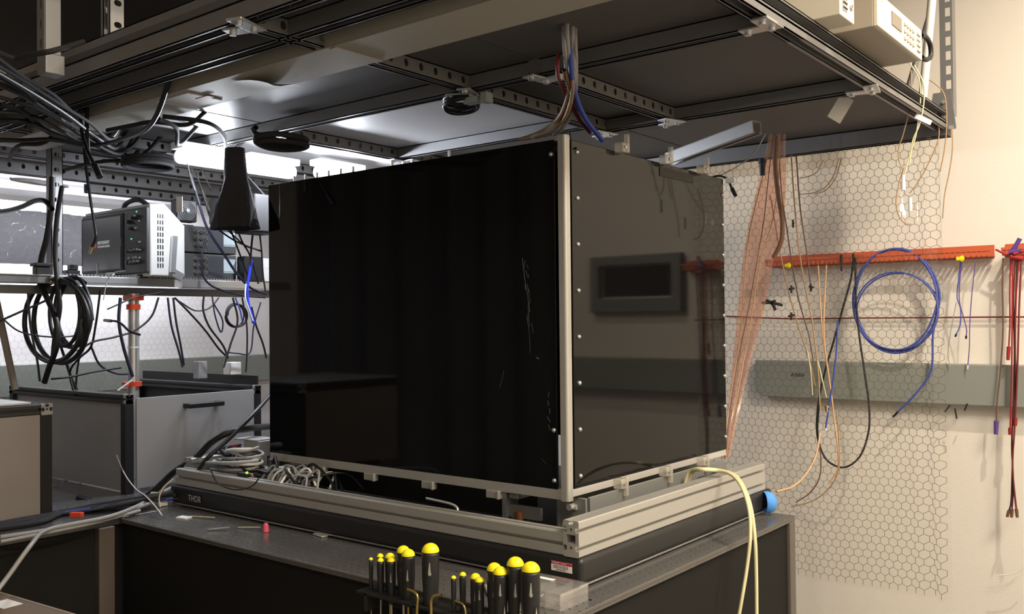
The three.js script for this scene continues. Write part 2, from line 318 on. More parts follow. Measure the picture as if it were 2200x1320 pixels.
// ---------------------------------------------------------------- optical table with breadboard and rails
const TT = 0.962, BB = 1.03;                        // table top, breadboard top
{
  const t = thing('optical_table', 'large black optical table with perforated top under the breadboard', 'table', [0, 0, 0]);
  part('table_top', rbox(1.625, 0.016, 1.215, -0.5875, TT - 0.008, -0.2475, 0.003), M.tableTop, t);
  part('edge_strip', [span(-1.4, 0.2255, TT - 0.005, TT - 0.0015, 0.3605, 0.3625), span(0.2255, 0.2275, TT - 0.005, TT - 0.0015, -0.855, 0.3625)], M.tableEdge, t, 'paler worn rim');
  part('front_skirt', span(-1.395, 0.212, 0.03, TT - 0.016, 0.33, 0.348), M.skirt, t);
  part('side_skirt', span(0.196, 0.214, 0.03, TT - 0.016, -0.83, 0.33), M.skirt, t);
  part('side_skirt', span(-1.395, -1.377, 0.03, TT - 0.016, -0.83, 0.33), M.skirt, t);
  part('back_skirt', span(-1.395, 0.212, 0.03, TT - 0.016, -0.85, -0.832), M.skirt, t);
  part('corner_post', rbox(0.035, TT - 0.016, 0.04, 0.207, (TT - 0.016) / 2, -0.838, 0.004), M.tableEdge, t, 'grey corner post');
  for (const [x, z] of [[-1.3, 0.25], [0.1, 0.25], [-1.3, -0.75], [0.1, -0.75]]) part('leg', rbox(0.1, TT - 0.05, 0.1, x, (TT - 0.05) / 2, z, 0.004, 1), M.blackMatt, t);
  const hs = [], ring = new THREE.RingGeometry(0.0022, 0.0036, 8).rotateX(-Math.PI / 2);
  for (let x = -1.38; x < 0.22; x += 0.025) for (let z = 0.20; z < 0.355; z += 0.025) hs.push(ring.clone().translate(x, TT + 0.0004, z));
  for (let z = 0.20; z > -0.84; z -= 0.025) for (const x of [0.170, 0.195]) hs.push(ring.clone().translate(x, TT + 0.0004, z));
  tag(part('hole_insert', hs, mat(C(0.2, 0.2, 0.195), { roughness: 0.5, metalness: 0.4 }), t), 'grid of small bright threaded hole rims', null, null, 'stuff');
  const hd = [], disc = new THREE.CircleGeometry(0.0022, 8).rotateX(-Math.PI / 2);
  for (const g of hs) { g.computeBoundingBox(); const c = g.boundingBox.getCenter(V(0, 0, 0)); hd.push(disc.clone().translate(c.x, TT + 0.0006, c.z)); }
  tag(part('hole_bore', hd, M.blackMatt, t), 'dark bores of the threaded holes', null, null, 'stuff');
}
{ // thick black breadboard
  const t = thing('breadboard', 'thick black optical breadboard lying on the table under the aluminium rails', 'breadboard', [0, TT, 0]);
  part('body', rbox(1.615, 0.058, 1.04, -0.6625, 0.039, -0.362, 0.012, 3), M.blackPlastic, t);
  part('bottom_skin', rbox(1.605, 0.006, 1.03, -0.6625, 0.007, -0.362, 0.002, 1), M.steel, t, 'bright steel lower skin');
  part('foam_strip', [box(1.5, 0.005, 0.9, -0.6625, 0.0025, -0.362)], M.blackRubber, t);
  const logo = canvasTex(256, 96, (c, w, h) => { c.fillStyle = '#0f0f10'; c.fillRect(0, 0, w, h); c.fillStyle = '#d8d8d8'; c.font = '92px sans-serif'; c.textBaseline = 'middle'; c.fillText('THOR', 6, h / 2 + 4); });
  part('brand_lettering', new THREE.PlaneGeometry(0.075, 0.028).translate(-1.325, 0.036, 0.1589), mat(0xffffff, { map: logo, roughness: 0.5 }), t, 'pale lettering on black');
  const bc = canvasTex(256, 128, (c, w, h) => { c.fillStyle = '#f4f2ee'; c.fillRect(0, 0, w, h); c.fillStyle = '#c8283a'; c.fillRect(0, 0, w, 40); c.fillStyle = '#f4e8e8'; c.fillRect(14, 14, 90, 8); c.fillRect(120, 14, 70, 8); c.fillStyle = '#2a2a2a'; let x = 24, s = 5; while (x < 210) { s = (s * 37 + 11) % 53; c.fillRect(x, 48, 2 + s % 5, 46); x += 6 + s % 5; } c.fillRect(60, 104, 120, 10); });
  part('barcode_sticker', rbox(0.056, 0.021, 0.0012, 0.093, 0.044, 0.1588, 0.0003, 1), mat(0xffffff, { map: bc, roughness: 0.45 }), t, 'white sticker with red band and barcode');
}
// extruded aluminium rails around the breadboard
function railShape(w, h, grooves) {                  // cross section, x across, y up from 0
  const s = new THREE.Shape(), g = 0.004, d = 0.010, r = 0.0025;
  const ys = grooves;                                // groove centres on the tall sides
  s.moveTo(-w / 2 + r, 0); s.lineTo(w / 2 - r, 0); s.lineTo(w / 2, r);
  for (const y of ys) { s.lineTo(w / 2, y - g); s.lineTo(w / 2 - 0.003, y - g); s.lineTo(w / 2 - 0.003, y - 0.008); s.lineTo(w / 2 - d, y - 0.004); s.lineTo(w / 2 - d, y + 0.004); s.lineTo(w / 2 - 0.003, y + 0.008); s.lineTo(w / 2 - 0.003, y + g); s.lineTo(w / 2, y + g); }
  s.lineTo(w / 2, h - r); s.lineTo(w / 2 - r, h);
  s.lineTo(g, h); s.lineTo(g, h - 0.003); s.lineTo(0.008, h - 0.003); s.lineTo(0.004, h - d); s.lineTo(-0.004, h - d); s.lineTo(-0.008, h - 0.003); s.lineTo(-g, h - 0.003); s.lineTo(-g, h);
  s.lineTo(-w / 2 + r, h); s.lineTo(-w / 2, h - r);
  for (const y of [...ys].reverse()) { s.lineTo(-w / 2, y + g); s.lineTo(-w / 2 + 0.003, y + g); s.lineTo(-w / 2 + 0.003, y + 0.008); s.lineTo(-w / 2 + d, y + 0.004); s.lineTo(-w / 2 + d, y - 0.004); s.lineTo(-w / 2 + 0.003, y - 0.008); s.lineTo(-w / 2 + 0.003, y - g); s.lineTo(-w / 2, y - g); }
  s.lineTo(-w / 2, r); s.closePath();
  for (const y of ys) { const p = new THREE.Path(); p.absarc(0, y, 0.0034, 0, Math.PI * 2, true); s.holes.push(p); }
  if (ys.length > 1) { const p = new THREE.Path(), m = (ys[0] + ys[1]) / 2; p.moveTo(-0.012, m - 0.009); p.lineTo(-0.012, m + 0.009); p.lineTo(0.012, m + 0.009); p.lineTo(0.012, m - 0.009); p.closePath(); s.holes.push(p); }
  return s;
}
const railGeo = (w, h, gr, L) => new THREE.ExtrudeGeometry(railShape(w, h, gr), { depth: L, bevelEnabled: false, curveSegments: 6 });
single('aluminium_rail', railGeo(0.042, 0.08, [0.02, 0.06], 1.0), M.alu, 'tall double slotted aluminium rail along the right edge of the breadboard', 'rail', [0.116, BB, -0.845]);
single('aluminium_rail', railGeo(0.04, 0.052, [0.026], 1.535).rotateY(Math.PI / 2), M.alu, 'low slotted aluminium rail along the front edge of the breadboard', 'rail', [-1.44, BB, 0.133]);
single('aluminium_rail', railGeo(0.042, 0.08, [0.02, 0.06], 0.94), M.alu, 'tall aluminium rail on the breadboard beside the cable tangle', 'rail', [-1.44, BB, -0.83]);

// ---------------------------------------------------------------- black acrylic enclosure
const YB = 1.14, W = 1.15, D = 0.87, H = 0.85;
{
  const t = thing('acrylic_enclosure', 'big glossy black acrylic enclosure box with aluminium corner post', 'enclosure', [0, YB, 0]);
  const panelMat = M.acrylic;
  part('front_panel', rbox(W - 0.03, H, 0.006, -W / 2 - 0.012, H / 2, 0.0, 0.0015, 2), panelMat, t, 'large glossy black panel with a few scratches');
  part('side_panel', rbox(0.006, H - 0.0, D - 0.03, 0.0, H / 2, -D / 2 - 0.012, 0.0015, 2), panelMat, t, 'glossy black panel mirroring the room');
  part('back_panel', rbox(W, H, 0.006, -W / 2, H / 2, -D, 0.0015, 1), panelMat, t);
  part('side_panel', rbox(0.006, H, D, -W, H / 2, -D / 2, 0.0015, 1), panelMat, t);
  part('top_panel', rbox(W, 0.006, D, -W / 2, H - 0.006, -D / 2, 0.0015, 1), M.blackPlastic, t);
  // rounded corner post
  const s = new THREE.Shape(); s.moveTo(-0.016, 0.004); s.lineTo(-0.016, -0.0055); s.lineTo(-0.003, -0.0055); s.quadraticCurveTo(0.0055, -0.0055, 0.0055, 0.003); s.lineTo(0.0055, 0.014); s.lineTo(-0.004, 0.014); s.lineTo(-0.004, 0.004); s.closePath();
  part('corner_post', new THREE.ExtrudeGeometry(s, { depth: H + 0.032, bevelEnabled: false, curveSegments: 8 }).rotateX(-Math.PI / 2).translate(0.004, -0.025, 0.004), M.alu, t, 'bright aluminium corner post');
  // lower frame
  part('bottom_rail', rbox(W - 0.01, 0.024, 0.02, -W / 2, -0.012, -0.006, 0.001, 1), M.alu, t);
  part('bottom_rail', rbox(0.02, 0.018, D - 0.02, -0.006, -0.009, -D / 2, 0.001, 1), M.aluBright, t, 'pale lower rail');
  part('bottom_rail', rbox(0.02, 0.024, D - 0.02, -W + 0.006, -0.012, -D / 2, 0.001, 1), M.alu, t);
  part('top_rail', [rbox(W - 0.02, 0.016, 0.016, -W / 2, H - 0.02, -0.014, 0.001, 1), rbox(0.016, 0.016, D - 0.02, -0.014, H - 0.02, -D / 2, 0.001, 1)], M.aluDark, t);
  // screws along the corner post
  const cap = (x, y, z, a) => part('screw', new THREE.SphereGeometry(0.0062, 10, 5, 0, Math.PI * 2, 0, Math.PI / 2).rotateX(a === 'z' ? Math.PI / 2 : 0).rotateZ(a === 'x' ? -Math.PI / 2 : 0).translate(x, y, z), M.screw, t);
  for (let k = 0; k < 8; k++) cap(0.003, 0.823 - k * 0.1135, -0.050, 'x');
  for (const y of [0.815, 0.143, 0.021]) cap(-0.036, y, 0.003, 'z');
  // rows of small headed studs on the far edges
  for (let k = 0; k < 6; k++) part('screw', cyl(0.0035, 0.0035, 0.03, -1.06 + k * 0.055, H + 0.008, -0.03, 8), M.screw, t);
  for (const x of [-0.62, -0.4]) part('screw', cyl(0.0035, 0.0035, 0.03, x, H + 0.008, -0.03, 8), M.screw, t);
  for (let k = 0; k < 9; k++) cap(0.003, 0.8 - k * 0.095, -D + 0.012, 'x');
  // clear clips
  const clip = (x, y, z, up) => {
    const c = part('clip', [rbox(0.026, 0.026, 0.036, x + 0.012, y, z, 0.003, 2), rbox(0.012, 0.05, 0.012, x + 0.022, y + (up ? 0.012 : -0.008), z - 0.008, 0.003, 2)], phys(C(0.85, 0.83, 0.78), { roughness: 0.15, transmission: 0.75, thickness: 0.0, ior: 1.45 }), t, 'small clear plastic clip');
    part('clip_screw', new THREE.CylinderGeometry(0.004, 0.004, 0.004, 10).rotateZ(Math.PI / 2).translate(x + 0.027, y, z + 0.006), M.screw, c);
  };
  for (const z of [-0.217, -0.453, -0.678]) { clip(0.004, -0.012, z, false); clip(0.004, 0.858, z - 0.024, true); }
  for (const x of [-0.903, -0.686, -0.457, -0.228]) part('latch', [rbox(0.045, 0.02, 0.016, x, -0.033, 0.0, 0.002, 1), rbox(0.008, 0.022, 0.018, x + 0.018, -0.033, 0.002, 0.002, 1)], M.alu, t);
  // feet under the frame
  for (const [x, z, sx] of [[-0.09, -0.03, 1], [-1.05, -0.03, 1], [-1.05, -0.8, 1]]) {
    const f = part('foot', [box(0.014, 0.086, 0.05, x - 0.11, -0.067, z), box(0.105, 0.03, 0.012, x - 0.055, -0.072, z + 0.012), rbox(0.03, 0.014, 0.05, x - 0.08, -0.033, z, 0.002, 1)], M.zinc, t);
    part('foot_bolt', [cyl(0.012, 0.012, 0.04, x - 0.065, -0.09, z + 0.02, 12), cyl(0.006, 0.006, 0.02, x - 0.095, -0.1, z + 0.025), cyl(0.006, 0.006, 0.02, x - 0.035, -0.1, z + 0.025)], mat(C(0.25, 0.1, 0.05), { metalness: 0.6, roughness: 0.4 }), f);
  }
  part('base_plate', [rbox(0.008, 0.084, D - 0.1, -0.065, -0.068, -D / 2 - 0.0, 0.001, 1), rbox(0.085, 0.084, 0.008, -0.025, -0.068, -0.055, 0.001, 1), rbox(0.008, 0.084, D - 0.12, 0.014, -0.068, -D / 2 - 0.01, 0.001, 1)], mat(C(0.26, 0.265, 0.26), { roughness: 0.45, metalness: 0.4 }), t, 'grey metal skirt plate');
  part('thumb_screw', [new THREE.CylinderGeometry(0.008, 0.008, 0.018, 10).rotateX(Math.PI / 2).translate(-0.02, -0.048, -0.042), box(0.03, 0.012, 0.006, -0.02, -0.048, -0.046)], M.aluBright, t);
  part('inner_shroud', rbox(W - 0.2, 0.08, 0.006, -W / 2 - 0.06, -0.067, -0.09, 0.001, 1), M.blackMatt, t);
  part('tape_strip', rbox(0.002, 0.026, 0.2, 0.004, 0.826, -0.56, 0.0005, 1), M.blackMatt, t, 'black tape strip');
  // scratches on the front panel
  const sc = [];
  const line = (pts, w) => { for (let i = 0; i + 1 < pts.length; i++) { const [a, b] = [pts[i], pts[i + 1]]; const L = Math.hypot(b[0] - a[0], b[1] - a[1]); const g = new THREE.PlaneGeometry(L, w); g.rotateZ(Math.atan2(b[1] - a[1], b[0] - a[0])).translate((a[0] + b[0]) / 2, (a[1] + b[1]) / 2, 0.0033); sc.push(g); } };
  line([[-0.128, 0.567], [-0.120, 0.51], [-0.112, 0.47], [-0.106, 0.43]], 0.0016);
  for (let k = 0; k < 14; k++) { const x = -0.118 + k * 0.001 + rr(-0.006, 0.006), y = 0.56 - k * 0.012; line([[x, y], [x + rr(-0.002, 0.006), y - rr(0.008, 0.03)]], 0.001); }
  line([[-0.116, 0.42], [-0.108, 0.38], [-0.106, 0.33]], 0.0008); line([[-0.088, 0.318], [-0.079, 0.316]], 0.002);
  for (let k = 0; k < 5; k++) line([[-0.053 + rr(-0.004, 0.004), 0.235 - k * 0.02], [-0.050 + rr(-0.004, 0.004), 0.222 - k * 0.02]], 0.0012);
  line([[-0.19, 0.285], [-0.2, 0.25], [-0.205, 0.24]], 0.0007); line([[-0.075, 0.07], [-0.06, 0.06]], 0.0006);
  tag(part('scratch', sc, mat(C(0.16, 0.16, 0.15), { roughness: 0.7 }), t), 'fine pale scratches', null, null, 'stuff');
}

// ---------------------------------------------------------------- wall raceways and orange cable racks
const letters = canvasTex(256, 64, (c, w, h) => { c.fillStyle = '#8c9186'; c.fillRect(0, 0, w, h); c.fillStyle = '#101210'; c.font = 'italic bold 66px sans-serif'; c.textBaseline = 'middle'; c.fillText('Addie', 22, h / 2 + 2); });
{
  const t = thing('cable_raceway', 'grey green cable raceway along the cream wall behind the curtain', 'raceway', [-0.39, 1.215, ZB]);
  const s = new THREE.Shape(); s.moveTo(0.025, 0); s.lineTo(3.9, 0); s.lineTo(3.9, 0.148); s.lineTo(0, 0.148); s.lineTo(0, 0.02); s.closePath();
  part('cover', new THREE.ExtrudeGeometry(s, { depth: 0.045, bevelEnabled: true, bevelSize: 0.004, bevelThickness: 0.004, bevelSegments: 2 }).translate(0, 0, 0.005), M.raceway, t);
  part('lettering', new THREE.PlaneGeometry(0.086, 0.0215).translate(0.19, 0.094, 0.0545), mat(0xffffff, { map: letters, roughness: 0.5 }), t, 'small dark italic lettering');
}
single('cable_raceway', rbox(0.05, 0.15, 3.2, 0.025, 0.075, 0, 0.005, 2), M.raceway, 'grey cable raceway low on the left wall behind the enclosures', 'raceway', [XL, 1.22, -0.4]);
function cableRack(x0, x1, label) {
  const t = thing('cable_rack', label, 'cable rack', [x0, 1.775, ZB]);
  const L = x1 - x0;
  part('back_strip', rbox(L, 0.05, 0.004, L / 2, 0.02, 0.002, 0.001, 1), M.orange, t);
  part('base_strip', rbox(L, 0.004, 0.022, L / 2, 0.0, 0.013, 0.001, 1), M.orange, t);
  const tooth = merge([box(0.0125, 0.004, 0.06, 0, 0, 0.052), box(0.0125, 0.03, 0.004, 0, 0.013, 0.081)]);
  for (let x = 0.0085; x < L; x += 0.0185) part('prong', tooth.clone().translate(x, 0, 0), M.orange, t);
  part('front_lip', rbox(L, 0.010, 0.003, L / 2, 0.022, 0.0845, 0.001, 1), M.orange, t);
}
cableRack(-0.33, 0.548, 'long orange comb cable rack on the cream wall holding the blue coil');
cableRack(0.585, 0.74, 'orange comb cable rack holding the bunch of red leads');

// ---------------------------------------------------------------- vinyl curtains with printed honeycomb grid
function curtain(name, label, width, height, wave, mtl, origin, turn, grid) {
  const t = thing(name, label, 'curtain', origin, turn);
  const g = new THREE.PlaneGeometry(width, height, 90, 40), p = g.attributes.position;
  for (let i = 0; i < p.count; i++) { const u = p.getX(i) + width / 2, v = p.getY(i) + height / 2; p.setXYZ(i, u, v, wave(u, v)); }
  g.computeVertexNormals();
  part('film', g, mtl, t, 'clear vinyl sheet');
  if (grid) {
    const pos = [], nor = [], idx = [], w = grid.pitch, h = grid.row, lw = grid.line / 2;
    const P = (u, v) => [u, v, wave(u, v) + 0.0012];
    const seg = (a, b) => {
      const [x0, y0, z0] = P(...a), [x1, y1, z1] = P(...b), dx = x1 - x0, dy = y1 - y0, L = Math.hypot(dx, dy), nx = -dy / L * lw, ny = dx / L * lw, k = pos.length / 3;
      pos.push(x0 + nx, y0 + ny, z0, x1 + nx, y1 + ny, z1, x1 - nx, y1 - ny, z1, x0 - nx, y0 - ny, z0); for (let q = 0; q < 4; q++) nor.push(0, 0, 1); idx.push(k, k + 2, k + 1, k, k + 3, k + 2);
    };
    const ok = (u, v) => u > 0.001 && u < width - 0.001 && v > 0.001 && v < height - 0.001;
    let r = 0;
    for (let v = 0; v < height + h; v += h, r++) for (let u = (r % 2) * w / 2; u < width + w; u += w) {
      const a = [u, v], b = [u + w / 2, v + h * 0.34], c = [u - w / 2, v + h * 0.34], d = [u, v - h * 0.66 + 0.0];
      if (ok(...a) && ok(...b)) seg(a, b); if (ok(...a) && ok(...c)) seg(a, c); if (ok(...a) && ok(...d)) seg(a, d);
    }
    const gg = new THREE.BufferGeometry(); gg.setAttribute('position', new THREE.Float32BufferAttribute(pos, 3)); gg.setAttribute('normal', new THREE.Float32BufferAttribute(nor, 3)); gg.setAttribute('uv', new THREE.Float32BufferAttribute(new Float32Array(pos.length / 3 * 2), 2)); gg.setIndex(idx);
    tag(part('printed_grid', gg, M.gridInk, t), 'printed dark honeycomb grid lines', null, null, 'stuff');
  }
  return t;
}
curtain('vinyl_curtain', 'clear vinyl curtain with dark honeycomb grid hanging in front of the cream wall', 1.30, 1.605, (u, v) => {
  const e = Math.max(0, (u - 1.13) / 0.17); return 0.012 * Math.sin(u * 9 + v * 1.3) + 0.006 * Math.sin(u * 23 - v * 2) + e * (0.03 * Math.sin(u * 90 + v * 2.0) + 0.02 * e);
}, M.film, [-0.82, 0.57, -1.595], 0, { pitch: 0.030, row: 0.0265, line: 0.0015 });
curtain('vinyl_curtain', 'clear vinyl curtain with honeycomb grid hanging along the left wall under the shelf', 2.2, 0.75, (u, v) => 0.012 * Math.sin(u * 8 + v) + 0.006 * Math.sin(u * 21 - v * 3), M.film, [-2.95, 0.97, 1.2], Math.PI / 2, { pitch: 0.032, row: 0.028, line: 0.0006 });
curtain('plastic_sheet', 'crumpled hazy grey plastic sheet hanging behind the oscilloscope', 1.9, 0.23, (u, v) => 0.02 * Math.sin(u * 11 + v * 6) + 0.03 * noise.noise(u * 16, v * 16, 2) + 0.022 * noise.noise(u * 34, v * 14, 5), M.hazyFilm, [-2.83, 1.815, 1.1], Math.PI / 2, null);

// ---------------------------------------------------------------- second table with its enclosures
{
  const t = thing('optical_table', 'black topped second optical table carrying the grey panelled enclosures', 'table', [0, 0, 0]);
  part('table_top', rbox(1.65, 0.02, 2.6, -2.2375, TT - 0.01, -0.45, 0.003), M.tableTop, t);
  part('side_skirt', span(-1.44, -1.425, 0.03, TT - 0.02, -1.7, 0.82), M.skirt, t);
  part('front_skirt', span(-3.04, -1.44, 0.03, TT - 0.02, 0.805, 0.82), M.skirt, t);
  part('corner_post', rbox(0.03, TT - 0.02, 0.05, -1.415, (TT - 0.02) / 2, 0.405, 0.004, 1), mat(C(0.10, 0.08, 0.068), { roughness: 0.6 }), t, 'edge post with warm light put into its brown colour');  // brown stands in for warm light on the black edge
  for (const [x, z] of [[-2.9, 0.7], [-2.9, -1.6], [-1.6, 0.7], [-1.6, -1.6]]) part('leg', rbox(0.1, TT - 0.05, 0.1, x, (TT - 0.05) / 2, z, 0.004, 1), M.blackMatt, t);
}
function tslot(L) { const g = railGeo(0.032, 0.032, [0.016], L); return g; }
{ // far enclosure
  const t = thing('panel_enclosure', 'open topped grey panelled enclosure with a black bar handle', 'enclosure', [-1.75, TT, 0.155]);
  const h = 0.345, w = 0.9, d = 0.72;
  part('side_panel', rbox(0.008, h - 0.03, d * 0.76 - 0.06, -0.004, h / 2, -d * 0.38 - 0.012, 0.001, 1), M.greyPanel, t, 'plain grey side panel');
  part('front_panel', rbox(w - 0.06, h - 0.04, 0.008, -w / 2, h / 2 - 0.015, -0.02, 0.001, 1), M.greyPanel, t);
  for (const [x, z] of [[-0.016, -0.016], [-w + 0.016, -0.016], [-0.016, -d * 0.76 - 0.0], [-w + 0.016, -d * 0.76]]) part('corner_post', rbox(0.032, h, 0.032, x, h / 2, z, 0.002, 1), M.blackMatt, t);
  part('top_rail', [tslot(w - 0.03).rotateY(Math.PI / 2).translate(-w, h - 0.032, -0.016)], M.aluDark, t);
  part('top_rail', [tslot(w - 0.03).rotateY(Math.PI / 2).translate(-w, h - 0.032, -d * 0.76)], M.aluDark, t);
  part('rail_end', [new THREE.ExtrudeGeometry(railShape(0.034, 0.034, [0.017]), { depth: 0.012, bevelEnabled: false }).rotateY(Math.PI / 2).translate(-0.012, h - 0.033, -0.016)], M.alu, t);
  part('rail_end', [new THREE.ExtrudeGeometry(railShape(0.034, 0.034, [0.017]), { depth: 0.012, bevelEnabled: false }).rotateY(Math.PI / 2).translate(-0.012, h - 0.033, -d * 0.76)], M.alu, t);
  part('back_panel', rbox(w - 0.06, h + 0.03, 0.01, -w / 2, h / 2 + 0.02, -d * 0.76 - 0.02, 0.001, 1), M.blackMatt, t);
  const hd = part('handle', [rbox(0.016, 0.018, 0.15, 0.034, h - 0.055, -0.295, 0.004, 2), box(0.03, 0.016, 0.016, 0.015, h - 0.055, -0.23), box(0.03, 0.016, 0.016, 0.015, h - 0.055, -0.36)], M.blackPlastic, t, 'black bar handle');
}
{ // near enclosure
  const t = thing('panel_enclosure', 'brownish grey panelled enclosure with black posts near the table edge', 'enclosure', [-1.6, TT, 0.51]);
  const h = 0.345, w = 0.8, d = 0.5;
  part('side_panel', rbox(0.008, h - 0.03, d, -0.004, h / 2 - 0.015, d / 2 + 0.0, 0.001, 1), M.greyPanelWarm, t, 'plain brownish grey panel');
  part('corner_post', rbox(0.034, h, 0.034, -0.012, h / 2, -0.017, 0.002, 1), M.blackMatt, t);
  part('corner_post', rbox(0.034, h, 0.034, -w + 0.017, h / 2, -0.017, 0.002, 1), M.blackMatt, t);
  part('top_rail', tslot(d + 0.02).translate(-0.016, h - 0.03, -0.02), M.aluDark, t);
  part('top_rail', tslot(w - 0.02).rotateY(Math.PI / 2).translate(-w, h - 0.03, -0.017), M.aluDark, t);
  part('rail_end', new THREE.ExtrudeGeometry(railShape(0.034, 0.034, [0.017]), { depth: 0.012, bevelEnabled: false }).rotateY(Math.PI / 2).translate(-0.004, h - 0.031, -0.017), M.alu, t);
  part('back_panel', rbox(w - 0.04, h - 0.04, 0.008, -w / 2, h / 2, -0.02, 0.001, 1), M.blackMatt, t);
  part('lid_sheet', rbox(w * 0.6, 0.006, d, -w * 0.32, h + 0.006, d / 2 + 0.02, 0.001, 1), M.white, t, 'white sheet lying on top');
}
single('support_rod', [rod([0, 0, 0], [-0.05, 0.46, 0.07], 0.013, 10)], mat(C(0.3, 0.25, 0.21)), 'slanted grey rod rising from the near enclosure', 'rod', [-2.35,1.308,.261]);
single('acrylic_strip', [bar([0, 0, 0], [0.0, 0.035, -0.055], 0.006, 0.004)], M.white, 'short white slanted strip beside the red clamp', 'strip', [-1.78,1.321,.166]);

// ---------------------------------------------------------------- instrument shelf and what stands on it
const SH = 1.728;                                   // shelf top
{
  const t = thing('instrument_shelf', 'long perforated metal shelf hanging from the rack under the oscilloscope', 'shelf', [-2.0, SH, 0]);
  part('shelf_plate', rbox(0.7, 0.004, 1.6, -0.36, -0.002, -0.16, 0.001, 1), M.zincBright, t);
  part('edge_channel', [rbox(0.012, 0.026, 0.48, -0.006, -0.014, 0.05, 0.003, 2), rbox(0.02, 0.006, 0.48, -0.012, -0.029, 0.05, 0.001, 1)], M.zincBright, t);
  part('edge_channel', [rbox(0.012, 0.032, 0.66, -0.006, -0.017, -0.55, 0.003, 2), rbox(0.02, 0.006, 0.66, -0.012, -0.034, -0.55, 0.001, 1)], M.zincBright, t);
  part('edge_channel', rbox(0.03, 0.03, 0.5, -0.03, -0.016, 0.52, 0.003, 1), M.zinc, t);
  const n = []; for (let z = 0.26; z > -0.75; z -= 0.013) n.push(box(0.004, 0.006, 0.006, -0.001, 0.002, z));
  tag(part('rim_teeth', n, M.zincBright, t), null, null, null, 'stuff');
  part('under_rail', rbox(0.03, 0.03, 1.5, -0.1, -0.05, -0.16, 0.002, 1), M.zinc, t);
}
{ // oscilloscope
  const t = thing('oscilloscope', 'white cased oscilloscope with a large dark screen on the shelf', 'oscilloscope', [-2.19, SH, -0.06], 0.0);
  const w = 0.50, h = 0.27;
  const s = new THREE.Shape(); s.moveTo(0, 0.012); s.lineTo(0, h); s.lineTo(-0.05, h + 0.004); s.lineTo(-0.13, h - 0.07); s.lineTo(-0.13, 0.012); s.closePath();
  // case: side profile swept across the width
  part('case', new THREE.ExtrudeGeometry(s, { depth: w - 0.016, bevelEnabled: true, bevelSize: 0.008, bevelThickness: 0.008, bevelSegments: 3 }).rotateY(-Math.PI / 2).scale(1, 1, 1).translate(w / 2 - 0.008, 0, 0).rotateY(0), M.scopeCase, t, 'pale moulded case');
  part('front_bezel', rbox(w - 0.01, h - 0.02, 0.02, -0.002, h / 2 + 0.006, 0.01, 0.006, 2), M.scopeFront, t);
  const scr = canvasTex(512, 400, (c, W2, H2) => {
    c.fillStyle = '#3a3a3a'; c.fillRect(0, 0, W2, H2);
    c.strokeStyle = '#e0324a'; c.lineWidth = 7; c.beginPath(); for (let i = 0; i < 40; i++) { const x = 158 + i, y = 205 - 26 * Math.exp(-Math.pow((i - 20) / 9, 2)) * Math.cos((i - 20) * 0.55); i ? c.lineTo(x, y) : c.moveTo(x, y); } c.stroke();
    c.fillStyle = '#eef4f0'; c.font = 'bold 34px sans-serif'; c.fillText('KEYSIGHT', 208, 200); c.font = 'bold 22px sans-serif'; c.fillText('TECHNOLOGIES', 208, 226);
  });
  part('screen_surround', rbox(0.325, 0.225, 0.006, -0.083, 0.142, 0.021, 0.003, 1), M.blackMatt, t);
  part('screen', box(0.295, 0.205, 0.003, -0.083, 0.142, 0.0245), mat(0x555555, { map: scr, roughness: 0.35, emissive: 0xffffff, emissiveMap: scr, emissiveIntensity: 0.55 }), t, 'dark grey screen with a small red and white logo');
  for (const [x, y, r] of [[0.125, 0.215, 0.008], [0.155, 0.23, 0.009], [0.175, 0.235, 0.006], [0.13, 0.19, 0.007], [0.12, 0.105, 0.008], [0.145, 0.105, 0.008], [0.17, 0.105, 0.008], [0.19, 0.105, 0.008], [0.12, 0.06, 0.009], [0.145, 0.06, 0.009], [0.17, 0.06, 0.009], [0.193, 0.06, 0.007]]) part('knob', new THREE.CylinderGeometry(r * 0.85, r, 0.016, 14).rotateX(Math.PI / 2).translate(x, y, 0.028), M.scopeFront, t);
  for (const [x, y] of [[0.195, 0.215], [0.197, 0.135], [0.199, 0.105], [0.168, 0.19], [0.15, 0.078], [0.17, 0.078], [0.12, 0.078], [0.197, 0.075]]) part('button', rbox(0.012, 0.006, 0.006, x, y, 0.022, 0.002, 1), M.white, t);
  part('indicator_light', [new THREE.SphereGeometry(0.003, 8, 6).translate(0.175, 0.252, 0.021), new THREE.SphereGeometry(0.0032, 8, 6).translate(0.137, 0.15, 0.021)], mat(0x021004, { emissive: C(0.05, 1, 0.2), emissiveIntensity: 1.6 }), t, 'small green indicator lights');
  const vent = []; for (let k = 0; k < 3; k++) for (let j = 0; j < 9; j++) vent.push(box(0.004, 0.016, 0.004, w / 2 + 0.0005, 0.045 + j * 0.0235, -0.022 - k * 0.010));
  part('vent_slots', vent, M.blackMatt, t);
  part('carry_arm', [bar([w / 2 + 0.012, 0.02, -0.075], [w / 2 + 0.012, 0.16, -0.085], 0.012, 0.02), bar([w / 2 + 0.008, 0.02, -0.08], [w / 2 + 0.008, 0.0, -0.12], 0.012, 0.03)], M.zincBright, t);
  part('foot', [rbox(0.03, 0.014, 0.03, -0.18, 0.006, 0.0, 0.003, 1), rbox(0.03, 0.014, 0.03, 0.18, 0.006, 0.0, 0.003, 1)], M.blackRubber, t);
  part('probe_hook', rbox(0.014, 0.062, 0.004, -0.066, 0.035, 0.05, 0.002, 1), M.zinc, t);
  part('top_handle', tubeGeo([[-0.1, h, -0.08], [-0.06, h + 0.03, -0.06], [0.02, h + 0.045, -0.05], [0.08, h + 0.04, -0.05], [0.13, h + 0.01, -0.06]], 0.010, 24, 8), M.blackRubber, t);
}
